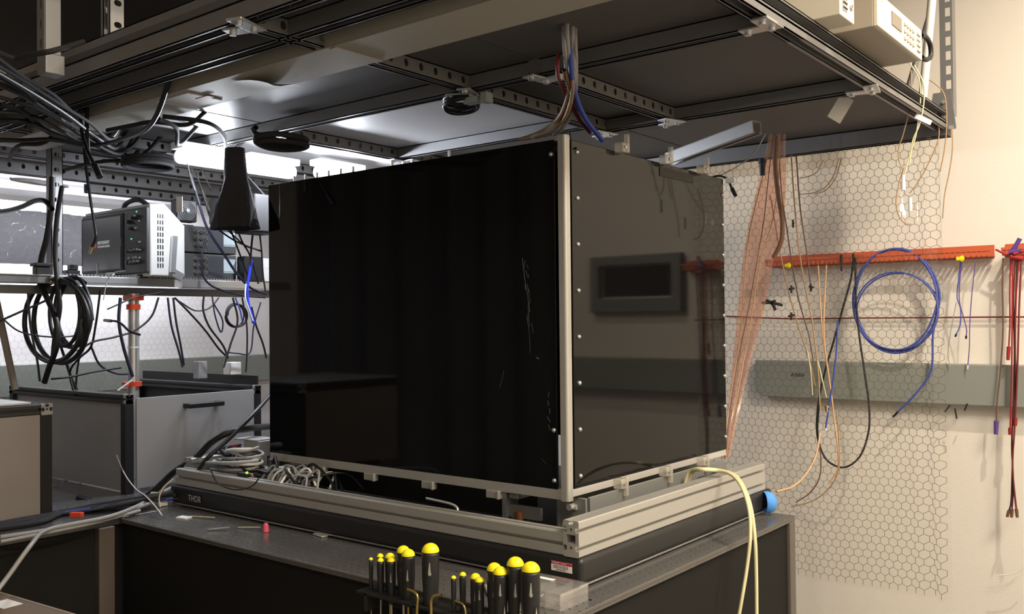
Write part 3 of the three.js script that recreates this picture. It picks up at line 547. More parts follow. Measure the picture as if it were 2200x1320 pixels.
for (const [k, lab] of [[0, 'lower grey rack instrument with nine round sockets and a lit window'], [1, 'upper grey rack instrument with nine round sockets stacked on its twin']]) {
  const t = thing('pulse_generator', lab, 'instrument', [-2.05, SH + k * 0.112, -0.255], 0, 'stacked rack instruments');
  part('case', rbox(0.34, 0.108, 0.25, -0.17, 0.054, -0.125, 0.003, 1), mat(C(0.13, 0.13, 0.135), { metalness: 0.3, roughness: 0.45 }), t);
  part('face_plate', rbox(0.004, 0.102, 0.246, 0.002, 0.054, -0.125, 0.001, 1), mat(C(0.085, 0.085, 0.085), { metalness: 0.3 }), t);
  for (let i = 0; i < 3; i++) for (let j = 0; j < 3; j++) { const p = part('socket', new THREE.CylinderGeometry(0.0065, 0.0065, 0.014, 12).rotateZ(Math.PI / 2).translate(0.010, 0.032 + j * 0.027, -0.050 - i * 0.023), M.steel, t); part('socket_bore', new THREE.CylinderGeometry(0.0035, 0.0035, 0.002, 10).rotateZ(Math.PI / 2).translate(0.0175, 0.032 + j * 0.027, -0.050 - i * 0.023), M.blackMatt, p); }
  part('dark_panel', rbox(0.003, 0.09, 0.075, 0.004, 0.054, -0.145, 0.001, 1), mat(C(0.04, 0.042, 0.055)), t);
  const sx = canvasTex(128, 128, (c, w, h) => { c.fillStyle = '#a9bcc6'; c.fillRect(0, 0, w, h); c.fillStyle = '#dfe9ee'; for (let i = 0; i < 7; i++) c.fillRect(8 + i * 17, 10 + (i % 3) * 6, 9, 100); c.fillStyle = '#71858f'; c.fillRect(0, 112, w, 6); });
  part('display', rbox(0.003, 0.06, 0.058, 0.005, 0.062, -0.214, 0.001, 1), mat(0xffffff, { map: sx, roughness: 0.3, emissive: C(0.5, 0.6, 0.66), emissiveIntensity: 0.12 }), t, 'pale bluish display');
}
{ // post with red clamps under the shelf
  const t = thing('support_post', 'upright steel post with red clamps between shelf and table', 'post', [-2.06, TT, -0.05]);
  part('tube', cyl(0.021, 0.021, SH - TT - 0.06, 0, (SH - TT - 0.06) / 2, 0, 20), M.zincBright, t);
  part('clamp', [cyl(0.026, 0.026, 0.02, 0, 0.655, 0, 20), rbox(0.07, 0.02, 0.05, 0, 0.69, 0, 0.003, 1)], M.redClamp, t, 'red clamp collar');
  part('clamp', [cyl(0.03, 0.03, 0.018, 0, 0.36, 0, 20), rbox(0.03, 0.018, 0.06, 0.0, 0.36, 0.01, 0.003, 1)], M.redClamp, t, 'red clamp collar');
  part('cable_tie', cyl(0.0225, 0.0225, 0.005, 0, 0.5, 0, 20), M.white, t);
}
{ // black power box hanging by the enclosure
  const t = thing('power_supply_box', 'black power supply box hung from the rack beside the enclosure', 'power supply', [-1.78, 1.905, -0.42]);
  part('case', rbox(0.14, 0.15, 0.13, 0, 0.075, 0, 0.008, 2), M.blackMatt, t);
  part('socket_block', rbox(0.12, 0.10, 0.12, -0.01, 0.075, 0.12, 0.01, 2), M.blackMatt, t);
  part('strap', [bar([0, 0.14, 0.05], [-0.0, 0.29, 0.14], 0.05, 0.006), bar([0, 0.14, -0.04], [-0.0, 0.29, 0.14], 0.03, 0.006)], M.cBlackSoft, t);
}
{ // black sleeve hanging from rack in front of the LED lamps
  const pts = []; for (const [r, y] of [[0.036, 0.25], [0.040, 0.19], [0.042, 0.15], [0.052, 0.11], [0.070, 0.06], [0.080, 0.02], [0.082, -0.01]]) pts.push(new THREE.Vector2(r, y));
  const g = new THREE.LatheGeometry(pts, 18); const p = g.attributes.position; for (let i = 0; i < p.count; i++) { const a = Math.atan2(p.getZ(i), p.getX(i)); const k = 1 + (0.22 * Math.sin(a * 5) + 0.2 * Math.sin(a * 3 + p.getY(i) * 30)) * (0.3 - p.getY(i)) * 2; p.setX(i, p.getX(i) * k); p.setZ(i, p.getZ(i) * k * 0.8); } g.computeVertexNormals();
  single('cable_sock', g, mat(C(0.025, 0.025, 0.03), { roughness: 0.9, side: THREE.DoubleSide }), 'black fabric sleeve hanging from the rack between the LED battens', 'sleeve', [-1.273,1.867,.04]);
}
single('adapter_block', [rbox(0.035, 0.03, 0.05, 0, 0.015, 0, 0.004, 1), rbox(0.05, 0.012, 0.06, 0, 0.036, 0, 0.003, 1)], M.blackPlastic, 'small black clamp block on the shelf by the hanging post', 'clamp', [-2.05, SH, 0.3]);
single('adapter_block', [rbox(0.04, 0.03, 0.05, 0, 0.015, 0, 0.004, 1), rbox(0.03, 0.02, 0.03, 0.01, 0.04, 0, 0.003, 1)], M.blackPlastic, 'small black block on the shelf in front of the oscilloscope screen', 'clamp', [-2.2, SH, 0.12]);
single('fibre_probe', [cyl(0.005, 0.005, 0.05, 0, 0.006, 0).rotateZ(Math.PI / 2)], M.white, 'white probe tip lying on the shelf before the oscilloscope', 'probe', [-2.04, SH + 0.012, 0.05]);
{
  const t = thing('fan_unit', 'round black fan grille above the rack instruments', 'fan', [-2.08, SH + 0.235, -0.28]);
  part('housing', rbox(0.05, 0.09, 0.09, 0, 0.045, 0, 0.006, 1), M.blackPlastic, t);
  for (const r of [0.012, 0.02, 0.028, 0.036]) part('ring', new THREE.TorusGeometry(r, 0.0015, 6, 24).rotateY(Math.PI / 2).translate(0.027, 0.045, 0), M.zinc, t);
  part('hub', cyl(0.008, 0.008, 0.006, 0, 0, 0).rotateZ(Math.PI / 2).translate(0.028, 0.045, 0), M.zinc, t);
}
single('hanging_tag', box(0.022, 0.055, 0.002, 0, -0.028, 0), M.white, 'small white tag hanging above the oscilloscope', 'tag', [-1.657,2.001,.002], 0.6);
single('junction_block', [rbox(0.05, 0.10, 0.05, 0, 0.05, 0, 0.003, 1), box(0.052, 0.006, 0.02, 0, 0.06, 0)], M.white, 'white connector block standing at the end of the shelf', 'connector', [-2.02, SH, -0.62]);
single('terminal_box', [rbox(0.05, 0.1, 0.10, 0, 0.05, 0, 0.003, 1), box(0.052, 0.008, 0.09, 0.0, 0.1, 0)], M.blackPlastic, 'black terminal box at the end of the shelf with white pins', 'terminal box', [-2.02, SH, -0.555]);
// small things on the far enclosure
single('junction_block', rbox(0.05, 0.05, 0.05, 0, 0.025, 0, 0.003, 1), M.white, 'small white block on top of the far enclosure', 'block', [-1.9, 1.345, -0.38]);
single('junction_block', rbox(0.04, 0.07, 0.04, 0, 0.035, 0, 0.003, 1), M.greyPanel, 'grey block standing behind the far enclosure', 'block', [-2.0, 1.33, -0.30]);

// ---------------------------------------------------------------- things on the breadboard
{
  const t = thing('power_brick', 'upright pale grey box beside the left end of the black enclosure', 'box', [-1.27, BB, -0.05], 0.1);
  part('body', rbox(0.075, 0.135, 0.075, 0, 0.0675, 0, 0.003, 1), mat(C(0.36, 0.36, 0.355), { roughness: 0.5 }), t);
  part('lid', rbox(0.11, 0.005, 0.08, -0.025, 0.137, 0, 0.001, 1), M.aluBright, t);
  part('switch', rbox(0.003, 0.03, 0.01, 0.038, 0.07, 0.0, 0.001, 1), M.blackPlastic, t);
}
{
  const t = thing('indicator_module', 'tiny black module with green and orange lights on the front rail', 'module', [-1.12, BB + 0.052, 0.12]);
  part('body', rbox(0.05, 0.012, 0.018, 0, 0.006, 0, 0.003, 1), M.blackPlastic, t);
  part('green_light', new THREE.SphereGeometry(0.0045, 10, 8).translate(0.02, 0.013, 0.004), mat(0x041002, { emissive: C(0.25, 1, 0.05), emissiveIntensity: 2 }), t, 'green indicator');
  part('orange_light', rbox(0.014, 0.005, 0.004, 0.042, 0.012, 0.004, 0.001, 1), mat(C(0.8, 0.25, 0.12)), t, 'orange tab');
}
single('hex_key', tubeGeo([[0, 0.05, 0], [0.10, 0.044, 0.004], [0.113, 0.038, 0.005], [0.116, 0.028, 0.006], [0.116, 0.0, 0.006]], 0.0035, 40, 6), M.aluBright, 'L shaped steel hex key standing on the breadboard under the enclosure', 'hex key', [-0.415, BB + 0.004, 0.055]);
for (const [x, z, a] of [[-0.80, 0.06, 0.3], [-0.84, 0.07, -0.1], [-0.27, 0.07, 0.5]]) single('loose_screw', [cyl(0.0025, 0.0025, 0.03, 0, 0, 0, 8).rotateZ(1.57), cyl(0.0045, 0.0045, 0.005, 0.016, 0, 0, 8).rotateZ(1.57)], M.steel, 'loose steel screw lying on the breadboard', 'screw', [x, BB + 0.005, z], a, 'loose screws on the breadboard');
// ---------------------------------------------------------------- things on the near table top
single('paper_tag', rbox(0.04, 0.004, 0.026, 0, 0.002, 0, 0.0005, 1), M.paper, 'small white paper square lying on the black table', 'paper', [-1.243,.962,.248], 0.2);
single('wooden_stick', rod([0, 0.003, 0], [0.09, 0.006, -0.025], 0.0014, 6), M.cCream, 'thin wooden swab stick beside the white paper square', 'stick', [-1.235,.963,.232]);
single('wooden_stick', rod([0, 0.003, 0], [0.075, 0.009, -0.02], 0.0014, 6), M.cCream, 'thin wooden swab stick leading to the pink cap', 'stick', [-.985,.963,.236]);
single('dropper_cap', [cyl(0.008, 0.009, 0.018, 0, 0.009, 0), cyl(0.005, 0.007, 0.006, 0, 0.021, 0)], M.pink, 'small pink plastic cap on the black table', 'cap', [-.886,.963,.215]);
single('tweezers', [bar([0, 0.004, 0], [0.05, 0.008, -0.04], 0.004, 0.002), bar([0.012, 0.004, 0.004], [0.05, 0.008, -0.04], 0.004, 0.002)], M.steel, 'dark steel tweezers on the table below the rail', 'tweezers', [-1.037,.963,.303]);
single('set_square', rbox(0.05, 0.004, 0.02, 0, 0.002, 0, 0.001, 1), M.aluBright, 'short bright metal strip on the table before the breadboard', 'strip', [-.721,.963,.157], -0.2);
single('cable_end', [rbox(0.022, 0.012, 0.012, 0, 0.006, 0, 0.002, 1), rbox(0.012, 0.01, 0.01, 0.018, 0.006, 0, 0.002, 1)], M.cCream, 'cream connector among the cables left of the breadboard', 'connector', [-1.59,.975,.143], 0.5);
single('plug', [rbox(0.014, 0.014, 0.03, 0, 0.007, 0, 0.003, 1)], M.cWhite, 'white plug by the breadboard corner', 'plug', [-1.461,.963,.187]);
single('plug', [rbox(0.04, 0.016, 0.016, 0, 0.008, 0, 0.003, 1)], M.redClamp, 'red tipped plug among the blue cables', 'plug', [-1.457,.975,.469], 0.5);
{ // blue foam dome on the breadboard corner
  single('foam_bumper', new THREE.SphereGeometry(0.031, 24, 14, 0, Math.PI * 2, 0, Math.PI * 0.62).rotateZ(-Math.PI / 2).scale(0.9, 1.05, 1), M.blueFoam, 'bright blue foam dome pushed on the breadboard corner', 'bumper', [.155,.999,-.818], 0.75);
}
{ // clear compartment box
  const t = thing('parts_box', 'clear plastic compartment box with screws on the table corner', 'box', [0.128, TT, 0.252], 0.0);
  const w = 0.125, d = 0.10, h = 0.034;
  part('tray', [box(w, 0.002, d, 0, 0.001, 0), box(w, h, 0.002, 0, h / 2, d / 2), box(w, h, 0.002, 0, h / 2, -d / 2), box(0.002, h, d, -w / 2, h / 2, 0), box(0.002, h, d, w / 2, h / 2, 0)], M.clear, t);
  part('divider', [box(w, h - 0.004, 0.0015, 0, h / 2, 0.012), box(0.0015, h - 0.004, d, -0.02, h / 2, 0), box(0.0015, h - 0.004, d, 0.025, h / 2, 0)], M.clear, t);
  part('lid', [box(w + 0.003, 0.002, d + 0.003, 0, h + 0.001, 0), box(w + 0.003, 0.006, 0.0015, 0, h - 0.002, d / 2 + 0.001), box(0.0015, 0.006, d, w / 2 + 0.001, h - 0.002, 0)], M.clear, t);
  part('label_strip', box(0.05, 0.0006, 0.012, -0.03, h + 0.0025, -0.022), M.paper, t, 'white paper strip');
  for (let k = 0; k < 16; k++) { const a = rr(0, 6.28); part('small_screw', [rod([0, 0, 0], [0.014 * Math.cos(a), rr(0.002, 0.008), 0.014 * Math.sin(a)], 0.0018, 6), new THREE.SphereGeometry(0.0035, 6, 5)].map(g => g.translate(-0.045 + rr(-0.012, 0.03), 0.006 + rr(0, 0.008), 0.03 + rr(-0.012, 0.012))), M.steel, t); }
}
// tool rack with yellow capped hex drivers on the table edge
{
  const t = thing('tool_rack', 'black holder bar for the screwdrivers on the table front edge', 'tool holder', [0, TT, 0.40]);
  part('shelf_bar', rbox(0.50, 0.006, 0.05, -0.03, -0.012, 0.0, 0.001, 1), M.blackMatt, t);
  part('back_strip', rbox(0.50, 0.04, 0.004, -0.03, -0.03, -0.032, 0.001, 1), M.blackMatt, t);
  for (const x of [-0.25, -0.1, 0.05, 0.19]) part('bracket', rbox(0.01, 0.04, 0.05, x, -0.03, 0, 0.001, 1), M.blackMatt, t);
}
const DRIVERS = [ // x of axis, cap top height over the table, handle radius, handle length, z, words
  [-0.257, 0.062, 0.0048, 0.075, 0.40, 'slimmest yellow capped black driver at the outer end of the far group'],
  [-0.243, 0.070, 0.0075, 0.085, 0.385, 'slim yellow capped black driver second in the far group'],
  [-0.226, 0.066, 0.0075, 0.085, 0.40, 'slim yellow capped black driver third in the far group'],
  [-0.212, 0.076, 0.0105, 0.095, 0.385, 'medium yellow capped black driver fourth in the far group'],
  [-0.192, 0.073, 0.0095, 0.095, 0.40, 'medium yellow capped black driver beside the far large pair'],
  [-0.170, 0.098, 0.0145, 0.110, 0.385, 'large yellow capped driver of the far pair, the taller one'],
  [-0.140, 0.098, 0.0145, 0.110, 0.40, 'large yellow capped driver of the far pair, the lower one'],
  [-0.074, 0.120, 0.0185, 0.125, 0.40, 'thick yellow capped driver standing alone between the two groups'],
  [0.000, 0.066, 0.0055, 0.075, 0.41, 'slimmest yellow capped driver of the near group'],
  [0.012, 0.072, 0.0070, 0.085, 0.395, 'slim yellow capped driver second in the near group'],
  [0.046, 0.075, 0.0105, 0.095, 0.395, 'medium yellow capped driver third in the near group'],
  [0.070, 0.075, 0.0095, 0.095, 0.41, 'medium yellow capped driver in front of the white scrap'],
  [0.096, 0.104, 0.0150, 0.110, 0.395, 'large yellow capped driver fifth in the near group'],
  [0.124, 0.104, 0.0145, 0.110, 0.41, 'large yellow capped driver with a white print on its handle'],
  [0.150, 0.124, 0.0170, 0.125, 0.395, 'thick yellow capped driver beside the last one by the clear box'],
  [0.192, 0.122, 0.0180, 0.125, 0.40, 'thick yellow capped driver next to the clear compartment box'],
];
const mark = canvasTex(64, 128, (c, w, h) => { c.fillStyle = '#1b1b1a'; c.fillRect(0, 0, w, h); c.fillStyle = '#9b9b95'; c.beginPath(); c.moveTo(30, 10); c.lineTo(38, 10); c.lineTo(44, 78); c.arc(34, 88, 16, 0, Math.PI); c.closePath(); c.fill(); });
const wedge = canvasTex(64, 128, (c, w, h) => { c.fillStyle = '#1b1b1a'; c.fillRect(0, 0, w, h); c.fillStyle = '#b9b9b2'; c.beginPath(); c.moveTo(32, 12); c.lineTo(46, 92); c.lineTo(18, 92); c.closePath(); c.fill(); c.fillRect(18, 100, 28, 14); });
DRIVERS.forEach(([x, top, r, len, z, words], i) => {
  const t = thing('hex_driver', words, 'screwdriver', [x, TT + top - len - r * 0.95, z], 0, 'yellow capped hex drivers in the tool rack');
  const prof = [[0.3, 0], [0.75, 0.004], [0.92, 0.02], [0.86, 0.035], [0.98, len * 0.55], [1.0, len - 0.006], [0.96, len]].map(([k, y]) => new THREE.Vector2(r * k, y));
  const g = new THREE.LatheGeometry([new THREE.Vector2(0.0001, 0), ...prof, new THREE.Vector2(0.0001, len)], 18);
  part('handle', g, M.blackPlastic, t, 'black grip');
  part('cap', new THREE.SphereGeometry(r, 18, 8, 0, Math.PI * 2, 0, Math.PI / 2).scale(1, 0.95, 1).translate(0, len, 0), M.yellow, t, 'yellow domed cap');
  if (r > 0.009) part('print', new THREE.CylinderGeometry(r * 1.005, r * 0.995, len * 0.3, 6, 1, true, 0.25, 0.75).translate(0, len * (i % 2 ? 0.72 : 0.62), 0), mat(0xffffff, { map: mark, roughness: 0.5 }), t, 'pale printed drop mark');
  if (r > 0.014 && i > 11) part('print', new THREE.CylinderGeometry(r * 1.003, r * 0.96, len * 0.26, 6, 1, true, 0.95, 0.6).translate(0, len * 0.36, 0), mat(0xffffff, { map: wedge, roughness: 0.5 }), t, 'pale printed wedge mark');
  part('shaft', cyl(Math.max(0.0012, r * 0.24), Math.max(0.0012, r * 0.24), 0.17, 0, -0.085, 0, 8), i % 3 ? M.steel : M.gold, t, 'metal shaft');
});
single('gold_hex_key', tubeGeo([[-0.028, 0.0, 0], [-0.006, -0.003, 0.0], [0.002, -0.010, 0], [0.0, -0.03, 0], [-0.006, -0.2, 0]], 0.003, 30, 6), M.gold, 'gold L shaped hex key left of the thick lone driver', 'hex key', [-.085,.985,.43], 0, 'gold hex keys hung in the tool rack');
single('gold_hex_key', tubeGeo([[0.030, 0.004, 0], [0.010, -0.001, 0.0], [0.001, -0.010, 0], [0.0, -0.03, 0], [0.006, -0.2, 0]], 0.0032, 30, 6), M.gold, 'gold L shaped hex key right of the thick lone driver', 'hex key', [-.045,.986,.43], 0, 'gold hex keys hung in the tool rack');
single('gold_hex_key', tubeGeo([[0.0, 0.0, 0], [0.02, -0.003, 0.0], [0.026, -0.010, 0], [0.026, -0.2, 0]], 0.0022, 30, 6), M.gold, 'thin gold hex key below the slim near drivers', 'hex key', [.022,.985,.43], 0, 'gold hex keys hung in the tool rack');
single('paper_scrap', rbox(0.03, 0.002, 0.02, 0, 0.001, 0, 0.0005, 1), M.paper, 'white scrap on the table behind the near drivers', 'paper', [0.045, TT, 0.32], 0.3);
single('steel_pin', rod([0, 0.004, 0], [0.055, 0.004, 0.05], 0.004, 8), M.aluBright, 'short steel rod lying on the table between the driver groups', 'rod', [-0.04, TT, 0.262]);
{ // carton in the near left corner
  const t = thing('carton', 'brown topped low cabinet corner with a white label in front of the second table', 'cabinet', [-1.16, 0, 0.829], 0.084);
  part('body', rbox(0.49, 0.84, 0.32, 0, 0.42, 0.06, 0.004, 1), mat(C(0.16, 0.12, 0.085), { roughness: 0.7 }), t);
  part('edge_trim', rbox(0.49, 0.010, 0.008, 0, 0.8365, -0.101, 0.002, 1), mat(C(0.3, 0.25, 0.19)), t);
  part('label', rbox(0.075, 0.001, 0.05, -0.04, 0.8408, -0.055, 0.0004, 1), M.paper, t, 'white paper label');
}

// ---------------------------------------------------------------- on top of the rack, right edge
{
  const yb = YT + 0.062 + 0.012;
  const t = thing('bench_instrument', 'cream fronted bench instrument overhanging the rack edge with black loop handle', 'instrument', [0.585, yb, -0.90]);
  part('case', rbox(0.34, 0.085, 0.40, -0.175, 0.0425, 0.2, 0.003, 1), M.beigeCase, t);
  part('front_panel', rbox(0.012, 0.085, 0.40, 0.0, 0.0425, 0.2, 0.003, 1), M.cream, t, 'bright cream front panel');
  part('display', rbox(0.003, 0.036, 0.085, 0.007, 0.048, 0.245, 0.002, 1), mat(C(0.22, 0.19, 0.15), { roughness: 0.3 }), t, 'greyish display window');
  for (let i = 0; i < 4; i++) for (let j = 0; j < 3; j++) part('key', rbox(0.004, 0.009, 0.013, 0.008, 0.022 + j * 0.019, 0.170 - i * 0.026, 0.001, 1), mat(C(0.5, 0.47, 0.42)), t);
  for (let j = 0; j < 4; j++) part('key', rbox(0.004, 0.006, 0.03, 0.008, 0.018 + j * 0.015, 0.04, 0.001, 1), mat(C(0.5, 0.46, 0.4)), t);
  part('handle', tubeGeo([[0.004, 0.072, 0.0], [0.004, 0.078, -0.05], [0.004, 0.066, -0.095], [0.004, 0.038, -0.10], [0.004, 0.014, -0.05], [0.004, 0.010, 0.0]], 0.007, 36, 8), M.blackRubber, t, 'black loop handle');
  for (const z of [0.03, 0.36]) part('foot', cyl(0.012, 0.012, 0.012, -0.3, -0.006, z), M.blackRubber, t);
  const u = thing('module_box', 'small pale perforated box on the rack edge beside the bench instrument', 'box', [0.50, YT + 0.062, -0.42], 0);
  part('case', rbox(0.16, 0.09, 0.10, -0.02, 0.045, 0.05, 0.003, 1), M.cream, u);
  part('vent_panel', rbox(0.002, 0.06, 0.03, 0.0605, 0.045, 0.07, 0.0005, 1), M.greyPanel, u);
  for (let i = 0; i < 3; i++) for (let j = 0; j < 5; j++) part('vent_hole', cyl(0.003, 0.003, 0.002, 0, 0, 0, 8).rotateZ(1.5708).translate(0.062, 0.022 + j * 0.012, 0.06 + i * 0.01), M.blackMatt, u);
  part('socket', new THREE.TorusGeometry(0.006, 0.002, 6, 14).rotateY(1.5708).translate(0.062, 0.035, 0.025), M.steel, u);
  single('cable_clamp', rbox(0.05, 0.035, 0.05, 0, 0.0175, 0, 0.01, 2), M.blackRubber, 'black clamp on the cream instrument end', 'clamp', [0.587, yb + 0.086, -0.525]);
  single('white_tube', rod([0, 0, 0], [0.075, 0.56, 0.06], 0.013, 14), M.white, 'slanting white tube standing on the rack corner before the slotted post', 'tube', [0.49, YT + 0.062, -1.30]);
  single('steel_tube', rod([0, 0, 0], [0.16, 0.52, 0.0], 0.010, 12), M.zinc, 'slanting grey tube behind the white tube', 'tube', [0.40, YT + 0.0575, -1.40]);
  single('paper_tag', rbox(0.045, 0.085, 0.001, 0, -0.045, 0, 0.0004, 1).rotateZ(-0.55), M.white, 'white paper tag hanging from the rack channel near the bench instrument', 'tag', [.333,2.236,-1.058], 0.67);
  single('paper_tag', rbox(0.055, 0.016, 0.001, 0, 0, 0, 0.0004, 1).rotateZ(-0.45), M.white, 'narrow white tag tied to thin wires at the rack corner', 'tag', [.503,2.171,-1.25], 0.67);
}
// ---------------------------------------------------------------- cables
function cable(name, label, material, r, pts, o = {}) {
  const base = pts[0], rel = pts.map(p => [p[0] - base[0], p[1] - base[1], p[2] - base[2]]);
  const g = tubeGeo(rel, r, o.seg, o.rad ?? 6);
  if (!o.plugs) return single(name, g, material, label, o.category ?? 'cable', base, 0, o.group);
  const t = thing(name, label, o.category ?? 'cable', base, 0, o.group);
  part('wire', g, material, t);
  for (const [end, pm, pr, pl, lab] of o.plugs) {
    const n = rel.length, a = V(...rel[end ? n - 1 : 0]), b = V(...rel[end ? n - 2 : 1]), d = a.clone().sub(b).normalize();
    const e = a.clone().addScaledVector(d, pl);
    part('plug', rod(a.toArray(), e.toArray(), pr, 10, pr * 0.85), pm, t, lab);
  }
  return t;
}
function coil(name, label, material, r, c, rx, ry, turns, axisA, axisB, o = {}) {   // loose loops around c
  const pts = [], n = turns * 18; let ph = o.phase ?? 0;
  const amp = o.amp ?? 0.10, A = V(...axisA), B = V(...axisB), N = A.clone().cross(B).normalize();
  for (let i = 0; i <= n; i++) { const a = ph + i / 18 * 2 * Math.PI, k = Math.floor(i / 18), j = 1 + amp * noise.noise(i * 0.13, k * 3.1, o.s ?? 1) + (o.grow ?? 0) * i / n; pts.push(V(...c).addScaledVector(A, Math.cos(a) * rx * j).addScaledVector(B, Math.sin(a) * ry * j).addScaledVector(N, 0.02 * noise.noise(i * 0.09, 5.5, o.s ?? 1) + (i / n - 0.5) * (o.thick ?? 0.02)).toArray()); }
  return cable(name, label, material, r, (o.pre ?? []).concat(pts, o.post ?? []), { ...o, seg: Math.min(400, n * 3) });
}
const ZW = ZB + 0.06;
// --- along the cream wall
cable('wall_cable', 'thin dark red cable strung level along the cream wall', M.cDarkRed, 0.0035, [[-.543,1.561,-2.03],[-.241,1.547,-2.03],[.053,1.547,-2.03],[.322,1.546,-2.03],[.488,1.546,-2.03],[.705,1.545,-2.03]]);
coil('blue_cable', 'coiled bright blue cable hanging from the orange rack', M.cBlue, 0.0042, [.205,1.617,-1.97], 0.158, 0.205, 4, [1, 0, 0], [0, 1, 0], { s: 3, thick: 0.03, post: [[.344,1.479,-1.97],[.333,1.336,-1.97],[.272,1.244,-1.97],[.211,1.177,-1.97]], plugs: [[1, M.cBlack, 0.005, 0.03, 'black plug']], group: null });
coil('blue_cable', 'loose lower loop of blue cable below the blue coil', M.cBlue, 0.0032, [.211,1.575,-1.96], 0.155, 0.155, 2, [1, 0, 0], [0, 1, 0], { s: 9, thick: 0.02, phase: 0.4 });
cable('black_cable', 'black cable hanging in a long loop from the orange rack', M.cBlack, 0.0042, [[.058,1.794,-1.94],[.044,1.705,-1.94],[.012,1.593,-1.94],[-.021,1.479,-1.94],[-.072,1.307,-1.94],[-.099,1.172,-1.94],[-.099,1.048,-1.94],[-.062,.965,-1.94],[.002,.942,-1.94],[.064,.985,-1.94],[.104,1.09,-1.94],[.109,1.183,-1.94],[.093,1.331,-1.94],[.074,1.48,-1.94],[.063,1.629,-1.94],[.064,1.788,-1.94]]);
cable('thin_lead', 'thin blue lead with a small plug hanging beside the gap in the racks', M.cBlue, 0.0022, [[.444,1.762,-1.98],[.436,1.692,-1.98],[.43,1.621,-1.98],[.441,1.577,-1.98],[.438,1.515,-1.98],[.425,1.483,-1.98]], { plugs: [[1, M.cBlack, 0.004, 0.012]] });
cable('thin_lead', 'second thin blue lead swinging right beside its twin', M.cPurple, 0.002, [[.449,1.762,-1.98],[.439,1.674,-1.98],[.438,1.603,-1.98],[.45,1.55,-1.98],[.461,1.497,-1.98],[.459,1.476,-1.98]], { plugs: [[1, M.cBlack, 0.004, 0.012]] });
cable('thin_lead', 'thin violet grey lead ending in a clear tip by the rack end', M.cPurple, 0.0018, [[.495,1.751,-1.98],[.48,1.62,-1.98],[.472,1.515,-1.98],[.469,1.427,-1.98],[.463,1.365,-1.98]], { plugs: [[1, M.white, 0.003, 0.015]] });
cable('thin_lead', 'pale grey lead looping down below the blue leads', M.cGrey, 0.0015, [[.425,1.603,-1.985],[.402,1.479,-1.985],[.393,1.408,-1.985],[.4,1.355,-1.985]]);
for (const p of [[[.396,1.209,-1.985],[.388,1.198,-1.985],[.378,1.183,-1.985]], [[.414,1.199,-1.985],[.417,1.181,-1.985],[.42,1.16,-1.985]], [[.458,1.219,-1.985],[.453,1.206,-1.985],[.448,1.192,-1.985]]]) cable('probe_tip', 'short dark probe tip hanging below the raceway by the curtain edge', M.cBlack, 0.003, p, { group: 'probe tips below the raceway' });
cable('brown_lead', 'brown lead with a purple plug hanging from the rack end', M.cBrown, 0.003, [[.591,1.763,-1.97],[.587,1.652,-1.97],[.587,1.514,-1.97],[.575,1.342,-1.97],[.563,1.239,-1.97],[.559,1.161,-1.97]], { plugs: [[1, M.cPurple, 0.0085, 0.05, 'purple plug']] });
cable('red_lead', 'red lead at the front of the bunch ending in a red plug at mid height', M.cRed, 0.003, [[.617,1.77,-1.965],[.612,1.651,-1.965],[.61,1.514,-1.965],[.605,1.437,-1.965]], { plugs: [[1, M.cRed, 0.007, 0.05, 'red plug']] });
cable('red_lead', 'long dark red lead in the bunch reaching far down', M.cDarkRed, 0.003, [[.633,1.769,-1.96],[.624,1.599,-1.96],[.624,1.412,-1.96],[.618,1.242,-1.96],[.61,1.072,-1.96],[.613,.936,-1.96],[.607,.842,-1.96]], { plugs: [[1, M.cBrown, 0.006, 0.03]] });
cable('red_lead', 'long red lead in the bunch with a bright red sleeve', M.cRed, 0.003, [[.646,1.768,-1.955],[.634,1.616,-1.955],[.628,1.412,-1.955],[.629,1.277,-1.955],[.624,1.178,-1.955]], { plugs: [[1, M.cRed, 0.008, 0.03, 'bright red plug']] });
cable('red_lead', 'dark lead of the bunch hanging close to the picture edge of the rack', M.cDarkRed, 0.0035, [[.654,1.759,-1.95],[.644,1.582,-1.95],[.634,1.345,-1.95],[.622,1.141,-1.95],[.613,1.005,-1.95],[.618,.904,-1.95],[.623,.846,-1.95]], { plugs: [[1, M.cBrown, 0.006, 0.03]] });
cable('red_lead', 'black lead inside the red bunch splitting at the bottom', M.cBlackSoft, 0.003, [[.64,1.765,-1.955],[.628,1.514,-1.955],[.625,1.243,-1.955],[.612,1.004,-1.955],[.604,.859,-1.955],[.598,.837,-1.955]], { plugs: [[1, M.cBrown, 0.006, 0.025]] });
cable('red_lead', 'red lead ending in a small red plug just under the raceway', M.cRed, 0.003, [[.624,1.753,-1.96],[.618,1.514,-1.96],[.613,1.31,-1.96],[.606,1.139,-1.96]], { plugs: [[1, M.cRed, 0.007, 0.025, 'red plug']] });
single('plug_bunch', [rod([0, 0, 0], [0.025, 0.045, 0], 0.008, 10), rod([-0.01, -0.005, 0.01], [0.03, 0.0, 0.01], 0.008, 8)], M.cPurple, 'purple plug tucked on top of the red leads at the rack', 'plug', [.624,1.787,-1.96]);
single('plug_bunch', [rod([0, 0, 0], [-0.05, 0.03, 0], 0.004, 8), rod([0, 0, 0.0], [0.04, -0.01, 0], 0.011, 8), rod([0.01, 0.01, 0.01], [0.045, 0.02, 0], 0.006, 8)], M.cRed, 'red plug heads bundled on the rack', 'plug', [.619,1.766,-1.955]);
